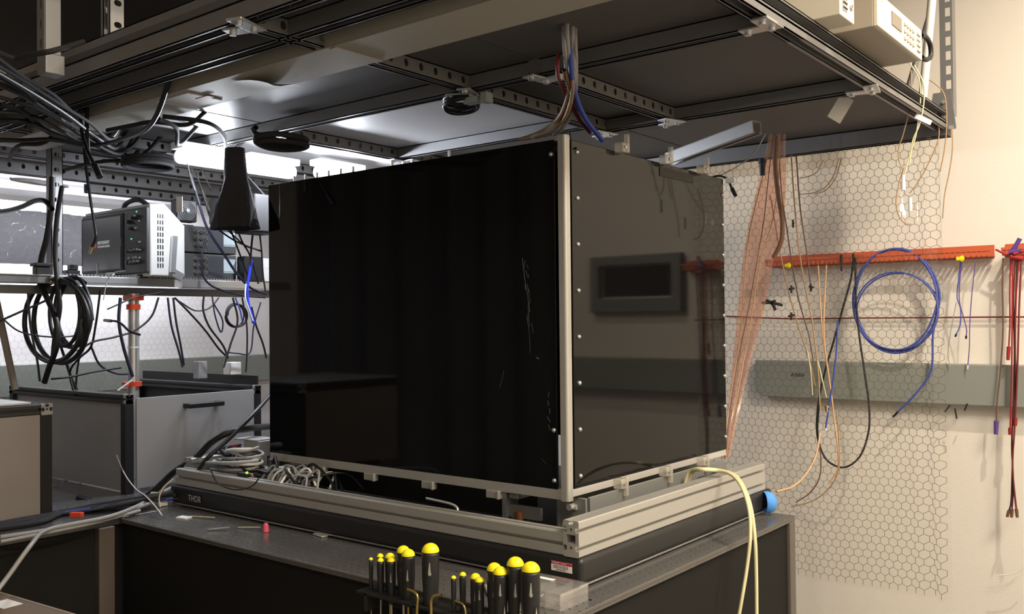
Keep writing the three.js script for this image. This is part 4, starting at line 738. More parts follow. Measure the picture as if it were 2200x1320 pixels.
for (const [x, n] of [[1690, 0], [2063, 1]]) single('yellow_plug', [rbox(0.028, 0.014, 0.014, 0, 0, 0, 0.003, 1), rbox(0.01, 0.022, 0.01, 0.006, 0, 0, 0.002, 1)], M.yellow, n ? 'yellow plug seated in the rack over the thin blue leads' : 'yellow plug seated in the far end of the long orange rack', 'plug', n ? [.447,1.768,-1.96] : [-.226,1.772,-1.96]);
for (const x of [1756, 1790]) single('black_plug', [rod([0, 0, 0], [0, 0.028, 0], 0.0055, 8), rod([0, -0.04, 0], [0, 0, 0], 0.004, 8)], M.cBlack, 'small black plug poking through the orange rack', 'plug', x === 1756 ? [-.001,1.779,-1.965] : [.048,1.781,-1.965], 0, 'black plugs in the orange rack');
cable('white_lead', 'thin white lead curling near the wall at the far right', M.cWhite, 0.002, [[.544,.584,-1.99],[.591,.595,-1.99],[.621,.612,-1.99],[.644,.638,-1.99]]);

// --- bundles hanging from the rack in front of the curtain
const HANG = 'thin wires hanging in front of the curtain';
cable('thick_black_cable', 'thick dark cable curving down the copper coloured sleeve', M.cBrown, 0.0085, [[.014,2.187,-1.27],[.009,2.076,-1.27],[.018,1.978,-1.27],[.032,1.879,-1.27],[.026,1.815,-1.27],[-.002,1.76,-1.27]], { rad: 8 });
const hang = [
  ['thin tan wire falling from the rack to the plug cluster, first of the fan', M.cTan, 0.0026, [[.008,2.138,-1.42],[.019,1.942,-1.42],[.037,1.757,-1.42],[.06,1.622,-1.42],[.076,1.539,-1.42],[.086,1.456,-1.42],[.095,1.357,-1.42],[.1,1.225,-1.42]]],
  ['thin brown wire falling from the rack to the plug cluster, second of the fan', M.cBrown, 0.0026, [[.027,2.135,-1.42],[.039,1.941,-1.42],[.064,1.755,-1.42],[.073,1.655,-1.42]]],
  ['thin brown wire slanting down to the orange rack', M.cBrown, 0.0024, [[-.052,2.209,-1.45],[-.041,2.002,-1.45],[-.022,1.863,-1.45],[-.006,1.743,-1.45],[.019,1.607,-1.45],[.052,1.488,-1.45],[.068,1.388,-1.45]]],
  ['thin tan wire slanting past the orange rack towards the raceway', M.cTan, 0.0024, [[-.086,2.006,-1.45],[-.045,1.762,-1.45],[-.015,1.624,-1.45],[.013,1.522,-1.45],[.046,1.421,-1.45],[.073,1.305,-1.45]]],
  ['pale peach wire hanging straight over the raceway', M.cPeach, 0.0024, [[.086,1.739,-1.46],[.091,1.622,-1.46],[.099,1.488,-1.46],[.111,1.388,-1.46],[.125,1.289,-1.46],[.132,1.223,-1.46]]],
  ['peach wire beside the pale one over the raceway', M.cPeach, 0.0026, [[.116,1.738,-1.46],[.108,1.621,-1.46],[.103,1.488,-1.46],[.117,1.355,-1.46],[.129,1.256,-1.46],[.135,1.191,-1.46],[.146,1.092,-1.46],[.145,1.01,-1.46],[.111,.957,-1.46]]],
  ['cream wire crossing the raceway text', M.cCream, 0.0022, [[.05,1.43,-1.44],[.061,1.355,-1.44],[.066,1.272,-1.44]]],
  ['cream wire crossing the raceway beside the peach wires', M.cCream, 0.0022, [[.087,1.397,-1.44],[.107,1.306,-1.44],[.116,1.266,-1.44]]],
  ['thin brown wire hooked far below the raceway', M.cBrown, 0.0022, [[.089,1.223,-1.44],[.083,1.139,-1.44],[.093,1.041,-1.44],[.085,.974,-1.44],[.051,.921,-1.44],[-.001,.881,-1.44]]],
  ['thin tan wire curving back to the table corner', M.cTan, 0.0022, [[.166,1.23,-1.4],[.172,1.101,-1.4],[.169,1.02,-1.4],[.141,.961,-1.4],[.082,.905,-1.4],[-.003,.871,-1.4]]],
];
for (const [l, m, r, p] of hang) cable('hanging_wire', l, m, r, p);
cable('cream_cable', 'pale wire sweeping from the curtain to the blue foam dome', M.cPeach, 0.003, [[.106,1.145,-1.4],[.111,1.078,-1.35],[.115,1.027,-1.25],[.125,1.003,-1.1],[.128,1.008,-.95]]);
cable('black_lead', 'short black lead hanging beside the plug cluster', M.cBlack, 0.003, [[.097,1.241,-1.42],[.09,1.159,-1.42],[.091,1.084,-1.42],[.073,1.038,-1.42]], { plugs: [[1, M.cBlack, 0.004, 0.02]] });
cable('blue_lead', 'short blue lead with white tip in the plug cluster', M.cBlue, 0.003, [[.167,1.538,-1.42],[.16,1.424,-1.42],[.147,1.325,-1.42],[.133,1.243,-1.42],[.119,1.16,-1.42]], { plugs: [[1, M.white, 0.004, 0.01]] });
single('brass_plug', [cyl(0.006, 0.006, 0.018), cyl(0.009, 0.009, 0.006, 0, 0.01, 0)], M.brass, 'small brass connector in the wire cluster', 'connector', [.124,1.226,-1.42]);
for (const [k, x, y] of [[0, 1706, 478], [1, 1704, 620], [2, 1702, 660], [3, 1700, 683]]) single('wire_clip', [rod([-0.012, 0, 0], [0.014, 0.004, 0.002], 0.0045, 7), rod([0, -0.014, 0], [0.002, 0.014, 0], 0.004, 7)], M.cBlack, 'small black wire clip on the hanging wires', 'clip', k === 0 ? [.011,1.891,-1.42] : k === 1 ? [.001,1.654,-1.42] : k === 2 ? [.074,1.658,-1.42] : [-.001,1.556,-1.42], rr(0, 3), 'black wire clips on the hanging wires');
single('plug_cluster', [0, 1, 2, 3, 4, 5].map(k => rod([0, 0, 0], [0.03 * Math.cos(k * 2.3 + 0.4), 0.018 * Math.sin(k * 1.7) - 0.010, 0.012 * k - 0.03], 0.0055, 7)), M.cBlackSoft, 'dark cluster of plugs beside the copper coloured sleeve', 'plug', [-.057,1.607,-1.38]);
for (const [p, l] of [[[[.077,2.13,-1.55],[.053,2.089,-1.55],[.018,2.076,-1.55],[-.008,2.073,-1.55]], 'upper'], [[[.135,2.131,-1.55],[.113,2.066,-1.55],[.078,2.026,-1.55],[.035,2.013,-1.55],[-.013,2.013,-1.55]], 'middle'], [[[.145,2.134,-1.55],[.123,2.061,-1.55],[.087,2.02,-1.55],[.043,2.007,-1.55]], 'outer']]) cable('looped_wire', l + ' thin wire arching across the top of the curtain', M.cTan, 0.0018, p);
const CORNER = [
  ['thin tan wire drooping from the rack corner in a narrow loop', M.cTan, 0.002, [[.469,2.333,-1.25],[.466,2.23,-1.25],[.441,2.13,-1.25],[.427,2.087,-1.25],[.428,2.05,-1.25],[.439,2.019,-1.25]]],
  ['golden wire falling from the bench instrument to the white sleeve', M.cCream, 0.0022, [[.465,2.356,-1.25],[.492,2.3,-1.25],[.495,2.233,-1.25],[.48,2.125,-1.25],[.453,2.039,-1.25],[.441,1.989,-1.25]]],
  ['pale wire falling from the bench instrument past the white tag', M.cCream, 0.0022, [[.479,2.346,-1.25],[.505,2.283,-1.25],[.505,2.224,-1.25],[.49,2.153,-1.25],[.471,2.111,-1.25],[.46,2.038,-1.25]]],
  ['thin tan wire hanging in a long loop before the curtain edge', M.cTan, 0.002, [[.388,2.057,-1.45],[.369,1.995,-1.45],[.361,1.933,-1.45],[.37,1.892,-1.45],[.389,1.867,-1.45],[.409,1.862,-1.45]]],
  ['tan wire arching over the gusset plate at the rack corner', M.cTan, 0.002, [[.456,2.354,-1.45],[.492,2.324,-1.45],[.517,2.289,-1.45],[.525,2.195,-1.45],[.517,2.104,-1.45],[.502,2.029,-1.45]]],
  ['outermost thin wire hanging from the rack corner beside the wall', M.cTan, 0.002, [[.53,2.18,-1.5],[.53,2.109,-1.5],[.519,2.033,-1.5],[.503,1.956,-1.5],[.496,1.879,-1.5]]],
  ['thin wire crossing the curtain edge under the rack corner', M.cTan, 0.0018, [[.479,2.242,-1.5],[.489,2.162,-1.5],[.462,2.086,-1.5],[.416,2.004,-1.5],[.392,1.974,-1.5]]],
];
for (const [l, m, r, p] of CORNER) cable('corner_wire', l, m, r, p);
single('white_sleeve', cyl(0.005, 0.007, 0.05), M.white, 'white sleeve on the wires before the curtain, the upper one', 'sleeve', [.44,1.978,-1.25]);
single('white_sleeve', cyl(0.006, 0.006, 0.045), M.white, 'white sleeve on the wires before the curtain, the lower one', 'sleeve', [.42,1.923,-1.4]);
{ // copper coloured translucent sleeve from the rack to the enclosure foot
  const L = [[-.05,2.212,-1.36],[-.073,2.114,-1.36],[-.108,1.91,-1.32],[-.11,1.756,-1.26],[-.107,1.558,-1.2],[-.084,1.368,-1.1],[-.056,1.22,-1],[-.046,1.098,-.95]], R = [[.015,2.207,-1.36],[.014,2.087,-1.36],[.017,1.901,-1.32],[.002,1.751,-1.26],[0,1.62,-1.2],[-.018,1.401,-1.1],[-.018,1.238,-1],[-.028,1.099,-.95]];
  const cl = new THREE.CatmullRomCurve3(L.map(p => V(...p))), cr = new THREE.CatmullRomCurve3(R.map(p => V(...p)));
  const n = 60, m = 16, pos = [], uv = [], idx = [];
  for (let j = 0; j <= n; j++) { const a = cl.getPoint(j / n), b = cr.getPoint(j / n); for (let i = 0; i <= m; i++) { const p = a.clone().lerp(b, i / m); p.z += 0.004 * Math.sin(i * 0.9 + j * 0.05) - L[0][2]; p.x -= L[0][0]; p.y -= L[0][1]; pos.push(p.x, p.y, p.z); uv.push(i / m, j / n); } }
  for (let j = 0; j < n; j++) for (let i = 0; i < m; i++) { const k = j * (m + 1) + i; idx.push(k, k + m + 1, k + 1, k + 1, k + m + 1, k + m + 2); }
  const g = new THREE.BufferGeometry(); g.setAttribute('position', new THREE.Float32BufferAttribute(pos, 3)); g.setAttribute('uv', new THREE.Float32BufferAttribute(uv, 2)); g.setIndex(idx); g.computeVertexNormals();
  const t = thing('copper_mesh_sleeve', 'copper pink translucent mesh sleeve slanting from the rack to the enclosure foot', 'sleeve', L[0]);
  part('mesh', g, M.copperSleeve, t);
  for (const f of [0.2, 0.45, 0.7]) { const q = []; for (let j = 0; j <= 10; j++) { const p = cl.getPoint(j / 10).lerp(cr.getPoint(j / 10), Math.min(0.97, Math.max(0.03, f + 0.08 * Math.sin(j * 0.9 + f * 9)))); q.push([p.x - L[0][0], p.y - L[0][1], p.z - L[0][2] + 0.018]); } part('inner_wire', tubeGeo(q, 0.0018, 60, 5), f === 0.45 ? M.cBrown : M.cTan, t); }
}
cable('black_connector_lead', 'black lead with a ribbed plug by the far top corner of the enclosure', M.cBlack, 0.004, [[-.117,2.018,-1],[-.075,2.024,-1],[-.046,2.01,-1],[-.03,1.978,-1]], { plugs: [[1, M.cBlack, 0.007, 0.03]] });
single('blue_connector', [cyl(0.011, 0.009, 0.05), cyl(0.013, 0.013, 0.015, 0, 0.025, 0)], M.cNavy, 'dark blue connector hanging beside the copper coloured sleeve', 'connector', [-.051,2.084,-1.3]);
single('tape_tab', rbox(0.03, 0.018, 0.002, 0, 0, 0, 0.0005, 1), M.white, 'bright white tape tab at the far top corner of the enclosure', 'tape', [.01,1.989,-.9]);
cable('thin_grey_wire', 'thin grey wire slanting from the rack to the enclosure corner', M.cGrey, 0.002, [[.047,2.163,-1.1],[.005,2.103,-1.1],[-.062,2.063,-1.1],[-.122,2.041,-1.1]]);
{ // bright channel laid on the enclosure, lit from the far side
  const a = V(-0.256, 2.08, -1.0), b = V(0.105, 2.125, -0.9), t = thing('perforated_channel', 'bright galvanised channel slanting above the far edge of the enclosure', 'channel', a.toArray());
  const g = strutGeo(a.distanceTo(b), false, false); g.applyMatrix4(new THREE.Matrix4().lookAt(b, a, V(0, 1, 0)));
  part('channel', g, mat(C(0.42, 0.42, 0.42), { roughness: 0.4, metalness: 0.5 }), t);
}

// --- centre bundle through the rack
const mid = [
  ['grey cable of the centre bundle dropping through the rack board', M.cGrey, 0.0065, [[.069,2.245,.081],[.069,2.207,.081],[.026,2.171,.012],[-.055,2.142,-.115],[-.125,2.111,-.188],[-.184,2.073,-.206],[-.242,2.052,-.186]]],
  ['second grey cable of the centre bundle', M.cGrey, 0.006, [[.068,2.251,.057],[.067,2.21,.057],[.035,2.171,.005],[-.052,2.13,-.118],[-.119,2.105,-.193],[-.169,2.079,-.217],[-.216,2.061,-.206]]],
  ['blue cable of the centre bundle running on to the enclosure edge', M.cBlue, 0.007, [[.05,2.252,.046],[.051,2.192,.044],[.002,2.151,-.033],[-.046,2.118,-.123],[-.084,2.086,-.221],[-.101,2.063,-.297],[-.104,2.047,-.334]]],
  ['tan cable of the centre bundle bending left over the enclosure', M.cTan, 0.006, [[.02,2.182,.017],[-.032,2.141,-.07],[-.097,2.112,-.147],[-.163,2.087,-.197],[-.221,2.065,-.202],[-.276,2.05,-.185]]],
  ['second tan cable of the centre bundle bending left', M.cTan, 0.0055, [[.018,2.165,-.007],[-.025,2.129,-.076],[-.09,2.1,-.152],[-.153,2.081,-.205],[-.209,2.065,-.225],[-.249,2.057,-.218]]],
  ['dark red cable beside the centre bundle', M.cDarkRed, 0.005, [[.007,2.193,.028],[.004,2.149,.029],[-.048,2.141,-.058],[-.084,2.112,-.157],[-.113,2.089,-.236],[-.119,2.065,-.296]]],
];
for (const [l, m, r, p] of mid) cable('bundle_cable', l, m, r, p);
const mid2 = [
  ['third grey cable in the thick of the centre bundle', M.cGrey, [[.057,2.243,.078],[.058,2.194,.077],[.009,2.165,0],[-.067,2.138,-.119],[-.138,2.108,-.191],[-.198,2.064,-.196],[-.258,2.05,-.187]]],
  ['fourth grey cable in the thick of the centre bundle', M.cGrey, [[.067,2.244,.045],[.067,2.195,.044],[.017,2.165,-.032],[-.054,2.126,-.13],[-.121,2.097,-.205],[-.162,2.071,-.224],[-.203,2.062,-.242]]],
  ['third tan cable in the thick of the centre bundle', M.cTan, [[.024,2.193,.014],[-.03,2.153,-.071],[-.086,2.124,-.155],[-.14,2.091,-.202],[-.191,2.073,-.226],[-.229,2.061,-.234]]],
  ['dark brown cable crossing the centre bundle to the right', M.cBrown, [[.005,2.154,.003],[-.04,2.128,-.089],[-.08,2.108,-.186],[-.102,2.086,-.258],[-.103,2.059,-.309]]],
];
for (const [l, m, p] of mid2) cable('bundle_cable', l, m, 0.0052, p);
cable('thin_black_wire', 'thin black wire dropping beside the enclosure corner post', M.cBlack, 0.002, [[-.091,2.045,-.153],[-.029,1.995,-.075],[.008,1.969,-.041]]);
coil('black_cable_coil', 'small black cable coil tied under the rack junction', M.cBlack, 0.006, [-0.46, 2.172, -0.15], 0.055, 0.045, 4, [1, 0, 0.1], [0, 0.05, 1], { s: 12, thick: 0.02 });
single('cable_tie_mount', [rbox(0.05, 0.02, 0.03, 0, 0, 0, 0.004, 1), rbox(0.025, 0.03, 0.03, 0.05, 0, 0, 0.004, 1)], mat(C(0.35, 0.42, 0.42), { roughness: 0.3 }), 'pale green tie mount at the rack junction over the enclosure', 'mount', [-0.40, 2.168, -0.13]);
// --- wires mirrored in the side panel hang outside the enclosure
// --- cream cables over the right rail
cable('cream_cable', 'cream cable draped over the right rail and hanging in front of the table skirt', M.cCream, 0.0047, [[.04,1.076,-.53],[.053,1.116,-.54],[.099,1.131,-.512],[.129,1.128,-.536],[.181,1.126,-.513],[.239,1.103,-.458],[.278,1.054,-.413],[.292,1.001,-.386],[.288,.922,-.372],[.282,.854,-.356],[.272,.79,-.349]], { group: null });
cable('cream_cable', 'second cream cable draped over the right rail hanging straight down', M.cCream, 0.0047, [[.034,1.076,-.525],[.047,1.118,-.535],[.092,1.132,-.519],[.13,1.128,-.549],[.189,1.124,-.52],[.246,1.097,-.463],[.283,1.054,-.417],[.301,.989,-.394],[.306,.91,-.387],[.309,.79,-.379]]);
for (let k = 0; k < 9; k++) { cable('black_cable', 'black cable lying between the right rail and the enclosure foot', k % 3 ? M.cBlack : M.cBlackSoft, 0.0045, [[0.03 + 0.006 * k, BB + 0.006 + rr(0, 0.03), -0.2 - rr(0, 0.1)], [0.05 + rr(0, 0.02), BB + 0.012 + rr(0, 0.03), -0.38 - rr(0, 0.1)], [0.04 + rr(0, 0.03), BB + 0.02 + rr(0.01, 0.05), -0.58], [0.03 + rr(0, 0.04), BB + 0.03 + rr(0, 0.04), -0.72], [-0.02, BB + 0.03, -0.86]], { group: 'black cables beside the right rail' }); }
// --- floor cables on the left between the tables
const low = [
  ['long pale grey cable crossing the second table and falling over its edge', M.cGrey, 0.006, [[-1.707,.985,-.042],[-1.525,.985,.181],[-1.416,.985,.307],[-1.342,.985,.436],[-1.332,.985,.55],[-1.321,.985,.614],[-1.14,.985,.75],[-1.128,.933,.8],[-1.085,.907,.85]]],
  ['grey cable lying beside the long pale one on the second table', M.cGrey, 0.006, [[-1.547,.98,.084],[-1.428,.98,.285],[-1.349,.98,.474],[-1.337,.98,.612],[-1.355,.98,.727]]],
  ['second grey cable lying along the table edge on the left', M.cGrey, 0.005, [[-1.398,.975,.302],[-1.341,.975,.478],[-1.325,.975,.618],[-1.321,.975,.741]]],
];
for (const [l, m, r, p] of low) cable('table_cable', l, m, r, p);
for (let k = 0; k < 7; k++) { cable('blue_cable', 'dark blue cable lying across the second table', k % 2 ? M.cBlue : M.cNavy, 0.0045, [[-1.42 - 0.01 * k, 0.975 + rr(0, 0.02), 0.15 + 0.02 * k], [-1.5 - rr(0, 0.03), 0.972 + rr(0, 0.01), 0.26 + 0.02 * k], [-1.58 - rr(0, 0.05), 0.97, 0.42 + 0.015 * k], [-1.53 - rr(0, 0.06), 0.97, 0.60 + 0.01 * k], [-1.55 - rr(0, 0.05), 0.97, 0.8]], { group: 'blue cables on the second table' }); }
for (let k = 0; k < 6; k++) cable('black_cable', 'black cable lying across the second table', M.cBlackSoft, 0.007, [[-1.43, 0.985 + rr(0, 0.04), 0.02 + 0.03 * k], [-1.5, 0.98 + rr(0, 0.02), 0.14 + 0.04 * k], [-1.57 - rr(0, 0.05), 0.972, 0.34 + 0.02 * k], [-1.6 + rr(0, 0.1), 0.971, 0.55], [-1.55, 0.971, 0.85]], { group: 'black cables on the second table' });
cable('thin_white_wire', 'thin white wire slanting down in front of the grey panel to the breadboard corner', M.cWhite, 0.002, [[-1.796,1.097,.162],[-1.749,1.042,.162],[-1.607,1.007,.2],[-1.479,1.004,.24],[-1.356,.995,.28],[-1.276,.975,.3]]);
cable('thin_white_wire', 'thin cream wire from the breadboard corner down to the white plug', M.cCream, 0.0022, [[-1.326,1.07,.232],[-1.351,1.041,.252],[-1.361,1.012,.259],[-1.359,.983,.257]]);
cable('thin_black_wire', 'thin black wire sagging below the front rail from the green light', M.cBlack, 0.0022, [[-1.228,1.098,.165],[-1.197,1.066,.165],[-1.137,1.051,.165],[-1.066,1.055,.165],[-1.009,1.075,.165],[-.987,1.094,.165]]);
// --- cable tangle on the left of the breadboard
for (let k = 0; k < 9; k++) coil('grey_cable', 'grey cable looped in the tangle beside the pale grey box', k % 3 === 1 ? M.cWhite : M.cGrey, 0.005, [-1.27 + 0.004 * k, BB + 0.055 + 0.006 * k, 0.045], 0.13 - 0.008 * k, 0.075 - 0.004 * k, 1, [1, 0, 0.1], [0, 0.12, 1], { s: 20 + k, thick: 0.05, amp: 0.7, phase: k * 0.7, group: 'grey loops in the cable tangle' });
for (let k = 0; k < 20; k++) { const x = rr(-1.12, -0.9), z = rr(0.0, 0.1); cable('white_cable', 'short pale cable bunched in the tangle before the enclosure', k % 4 ? M.cGrey : M.cWhite, 0.0038, [[x, BB + 0.015 + rr(0, 0.02), z], [x + 0.02, BB + 0.045 + rr(0, 0.03), z - 0.01], [x + 0.05 + rr(0, 0.02), BB + 0.06 + rr(0, 0.03), z - 0.02], [x + 0.09, BB + 0.03 + rr(0, 0.03), z + rr(-0.03, 0.03)]], { group: 'pale cables bunched before the enclosure' }); }
for (let k = 0; k < 14; k++) { const x = rr(-1.36, -0.85); cable('black_cable', 'black cable snaking through the tangle on the breadboard', M.cBlack, 0.0042, [[x - 0.1, BB + 0.02 + rr(0, 0.05), rr(-0.05, 0.09)], [x - 0.03, BB + 0.05 + rr(0, 0.06), rr(-0.05, 0.1)], [x + 0.05, BB + 0.03 + rr(0, 0.05), rr(-0.03, 0.1)], [x + 0.12, BB + 0.012 + rr(0, 0.03), rr(-0.03, 0.08)]], { group: 'black cables in the breadboard tangle' }); }
for (let k = 0; k < 4; k++) cable('blue_cable', 'dark blue cable in the breadboard tangle', M.cNavy, 0.005, [[-1.38, BB + 0.08 + 0.01 * k, -0.05], [-1.33, BB + 0.11, 0.0 + 0.02 * k], [-1.26, BB + 0.075, 0.05], [-1.2, BB + 0.065 + 0.01 * k, 0.02]], { group: 'dark blue cables in the tangle' });
cable('red_wire', 'red wire wrapped at the back of the pale grey box', M.cRed, 0.003, [[-1.36, BB + 0.12, 0.0], [-1.33, BB + 0.118, 0.02], [-1.3, BB + 0.122, 0.01]]);
cable('thick_black_cable', 'thick black cable rising from the breadboard corner behind the enclosure', M.cBlack, 0.007, [[-1.447,.993,.12],[-1.38,1.063,.12],[-1.314,1.121,.12],[-1.303,1.174,.05],[-1.317,1.24,-.05],[-1.403,1.304,-.2]]);
cable('thick_black_cable', 'thick black cable lying from the second table up to the breadboard', M.cBlack, 0.011, [[-1.809,.968,.294],[-1.742,.944,.24],[-1.656,.953,.172],[-1.606,.989,.134],[-1.556,1.046,.095],[-1.449,1.105,.075],[-1.362,1.164,.071],[-1.32,1.194,.038],[-1.314,1.2,-.03],[-1.396,1.189,-.156],[-1.571,1.159,-.401]]);
// --- loops round the hanging post and below the shelf
coil('black_cable_coil', 'big loop of thick black cable hanging from the shelf end', M.cBlack, 0.009, [-1.989,1.565,.27], 0.205, 0.145, 2, [1, 0, 0], [0, 1, 0], { s: 31, thick: 0.05, rad: 7 });
coil('black_cable_coil', 'smaller loop of black cable hanging inside the big one', M.cBlack, 0.007, [-1.945,1.594,.25], 0.125, 0.12, 3, [1, 0, 0], [0, 1, 0], { s: 37, thick: 0.05, phase: 1 });
cable('thick_black_cable', 'thick black cable coming down the hanging post through the loops', M.cBlack, 0.011, [[-1.967,2.068,.3],[-1.974,1.971,.3],[-2.009,1.859,.3],[-2.052,1.78,.3],[-2.063,1.706,.3],[-2.01,1.647,.3],[-1.942,1.565,.3],[-1.936,1.484,.3],[-1.994,1.402,.3],[-2.029,1.349,.3]]);
cable('thick_black_cable', 'second thick black cable beside the hanging post', M.cBlack, 0.009, [[-1.917,2.032,.29],[-1.955,1.922,.29],[-1.969,1.809,.29],[-1.956,1.711,.29],[-1.936,1.613,.29],[-1.97,1.516,.29],[-1.991,1.418,.29]]);
cable('thick_black_cable', 'thick black cable arching out of frame from the hanging post', M.cBlack, 0.009, [[-1.946,1.952,.31],[-2.004,1.986,.31],[-2.075,1.992,.31],[-2.185,1.98,.31],[-2.279,1.976,.31],[-2.398,1.979,.31]]);
cable('probe_cable', 'black probe cable hanging before the oscilloscope screen with a brass tip', M.cBlack, 0.006, [[-2.148,2.34,.1],[-2.134,2.179,.1],[-2.107,2.071,.1],[-2.083,1.982,.1],[-2.059,1.91,.1],[-2.052,1.879,.1],[-2.08,1.842,.1]], { plugs: [[1, M.brass, 0.007, 0.03, 'brass tip']] });
cable('thick_black_cable', 'black cable with a plug hanging straight in front of the overhead rack', M.cBlack, 0.006, [[-1.467,2.252,.45],[-1.459,2.138,.45],[-1.428,2.078,.45],[-1.384,2.024,.45]], { plugs: [[1, M.cBlack, 0.011, 0.05, 'black plug']] });
cable('thin_white_wire', 'white wire drooping from the probe on the shelf', M.cWhite, 0.002, [[-1.812,1.74,.12],[-1.885,1.736,.12],[-1.928,1.718,.12],[-1.948,1.682,.12],[-1.961,1.64,.12]]);
const droop = [
  [0.0045, [[-1.927,1.672,.15],[-1.961,1.547,.15],[-1.995,1.471,.15],[-2.081,1.428,.15],[-2.152,1.375,.15],[-2.117,1.289,.15]]], [0.004, [[-2.162,1.653,.1],[-2.152,1.512,.1],[-2.2,1.371,.1],[-2.219,1.193,.1],[-2.256,1.084,.1],[-2.312,.9,.1]]],
  [0.004, [[-2.367,1.303,.1],[-2.311,1.188,.1],[-2.237,1.121,.1],[-2.201,1.035,.1],[-2.149,.917,.1]]], [0.006, [[-1.95,1.649,.062],[-1.95,1.563,.068],[-1.95,1.469,.051],[-1.95,1.356,.015]]],
  [0.004, [[-1.95,1.651,-.09],[-1.95,1.58,-.061],[-1.95,1.528,.005],[-1.95,1.504,.086],[-1.95,1.489,.164],[-1.95,1.457,.223]]], [0.003, [[-1.95,1.606,.112],[-1.95,1.65,.004],[-1.95,1.672,-.109]]],
  [0.004, [[-1.9,1.65,-.121],[-1.9,1.562,-.132],[-1.9,1.464,-.152],[-1.9,1.392,-.165]]], [0.004, [[-1.9,1.65,-.098],[-1.9,1.544,-.113],[-1.9,1.437,-.146],[-1.9,1.384,-.159]]],
  [0.004, [[-1.9,1.65,-.127],[-1.9,1.606,-.176],[-1.9,1.525,-.257],[-1.9,1.45,-.319],[-1.9,1.421,-.351]]], [0.003, [[-1.9,1.636,-.147],[-1.9,1.601,-.216],[-1.9,1.612,-.278],[-1.9,1.653,-.32]]],
  [0.004, [[-1.9,1.661,-.253],[-1.9,1.606,-.249],[-1.9,1.543,-.273],[-1.9,1.459,-.34],[-1.9,1.412,-.361]]], [0.003, [[-1.9,1.662,-.289],[-1.9,1.579,-.303],[-1.9,1.514,-.33],[-1.9,1.56,-.337],[-1.9,1.625,-.299]]],
  [0.004, [[-1.85,1.652,-.35],[-1.85,1.56,-.371],[-1.85,1.468,-.338],[-1.85,1.378,-.306]]], [0.0035, [[-1.85,1.653,-.393],[-1.85,1.541,-.414],[-1.85,1.429,-.414],[-1.85,1.355,-.409]]],
  [0.004, [[-1.85,1.616,-.437],[-1.85,1.54,-.459],[-1.85,1.464,-.492],[-1.85,1.407,-.508]]], [0.003, [[-1.85,1.635,-.482],[-1.85,1.541,-.448],[-1.85,1.429,-.425],[-1.85,1.431,-.37],[-1.85,1.436,-.327]]],
  [0.004, [[-1.95,1.566,.48],[-1.95,1.594,.42],[-1.95,1.629,.344],[-1.95,1.645,.312]]], [0.003, [[-1.95,1.581,.48],[-1.95,1.531,.42],[-1.95,1.509,.312],[-1.95,1.512,.215]]],
  [0.004, [[-1.95,1.392,.06],[-1.95,1.381,.165],[-1.95,1.368,.248],[-1.95,1.364,.313]]], [0.004, [[-2,1.471,.147],[-2,1.402,.113],[-2,1.368,.051],[-2,1.364,.005]]],
  [0.006, [[-2.286,1.468,.12],[-2.177,1.32,.12],[-2.089,1.254,.12],[-1.971,1.125,.12],[-1.858,1.001,.12],[-1.827,.955,.12]]], [0.004, [[-2.05,1.663,.346],[-2.05,1.549,.338],[-2.05,1.418,.314],[-2.05,1.352,.306]]],
];
droop.forEach(([r, p], i) => cable('black_cable', 'thin black cable drooping in loops under the instrument shelf', i % 4 === 3 ? M.cNavy : M.cBlack, r, p, { group: 'black cables drooping under the shelf' }));
coil('black_cable_coil', 'small round coil of black cable under the far end of the shelf', M.cBlack, 0.0035, [-1.88,1.582,-.381], 0.045, 0.045, 3, [0, 0, 1], [0, 1, 0], { s: 44, thick: 0.02 });
const up = [
  [0.005, M.cNavy, [[-1.86,2.121,-.173],[-1.86,2.026,-.203],[-1.86,1.921,-.243],[-1.86,1.826,-.315],[-1.86,1.746,-.379],[-1.86,1.691,-.445],[-1.86,1.67,-.517]]], [0.0035, M.cBlack, [[-1.9,2.14,-.223],[-1.9,2.035,-.259],[-1.9,1.947,-.296],[-1.9,1.888,-.386],[-1.9,1.848,-.52]]],
  [0.0035, M.cBlack, [[-1.85,1.946,-.33],[-1.85,1.874,-.362],[-1.85,1.801,-.394],[-1.85,1.728,-.427]]], [0.0035, M.cBlack, [[-1.85,1.948,-.362],[-1.85,1.876,-.395],[-1.85,1.831,-.427],[-1.85,1.776,-.449],[-1.85,1.71,-.471]]],
  [0.004, M.cBlack, [[-1.83,1.943,-.436],[-1.83,1.858,-.424],[-1.83,1.783,-.419]]], [0.0035, M.cBlack, [[-1.83,1.939,-.46],[-1.83,1.842,-.473],[-1.83,1.748,-.479],[-1.83,1.682,-.49]]], [0.003, M.cBlack, [[-1.85,1.951,-.288],[-1.85,1.901,-.351],[-1.85,1.859,-.416],[-1.85,1.847,-.483]]],
  [0.004, M.cNavy, [[-1.93,1.874,-.278],[-1.93,1.799,-.261],[-1.93,1.735,-.271],[-1.93,1.7,-.309],[-1.93,1.665,-.45],[-1.93,1.657,-.564]]],
];
up.forEach(([r, m, p]) => cable('black_cable', 'black cable hanging from the rack past the rack instruments', m, r, p, { group: 'cables hanging past the rack instruments' }));
cable('bright_blue_cable', 'vivid blue cable at the end of the shelf', M.cBlueBright, 0.006, [[-1.84,1.806,-.431],[-1.84,1.746,-.42],[-1.84,1.69,-.41],[-1.84,1.634,-.414],[-1.84,1.55,-.44]]);
cable('white_cable', 'white cable beside the vivid blue one', M.cWhite, 0.003, [[-1.83,1.708,-.397],[-1.83,1.652,-.394],[-1.83,1.606,-.411],[-1.83,1.559,-.429]]);
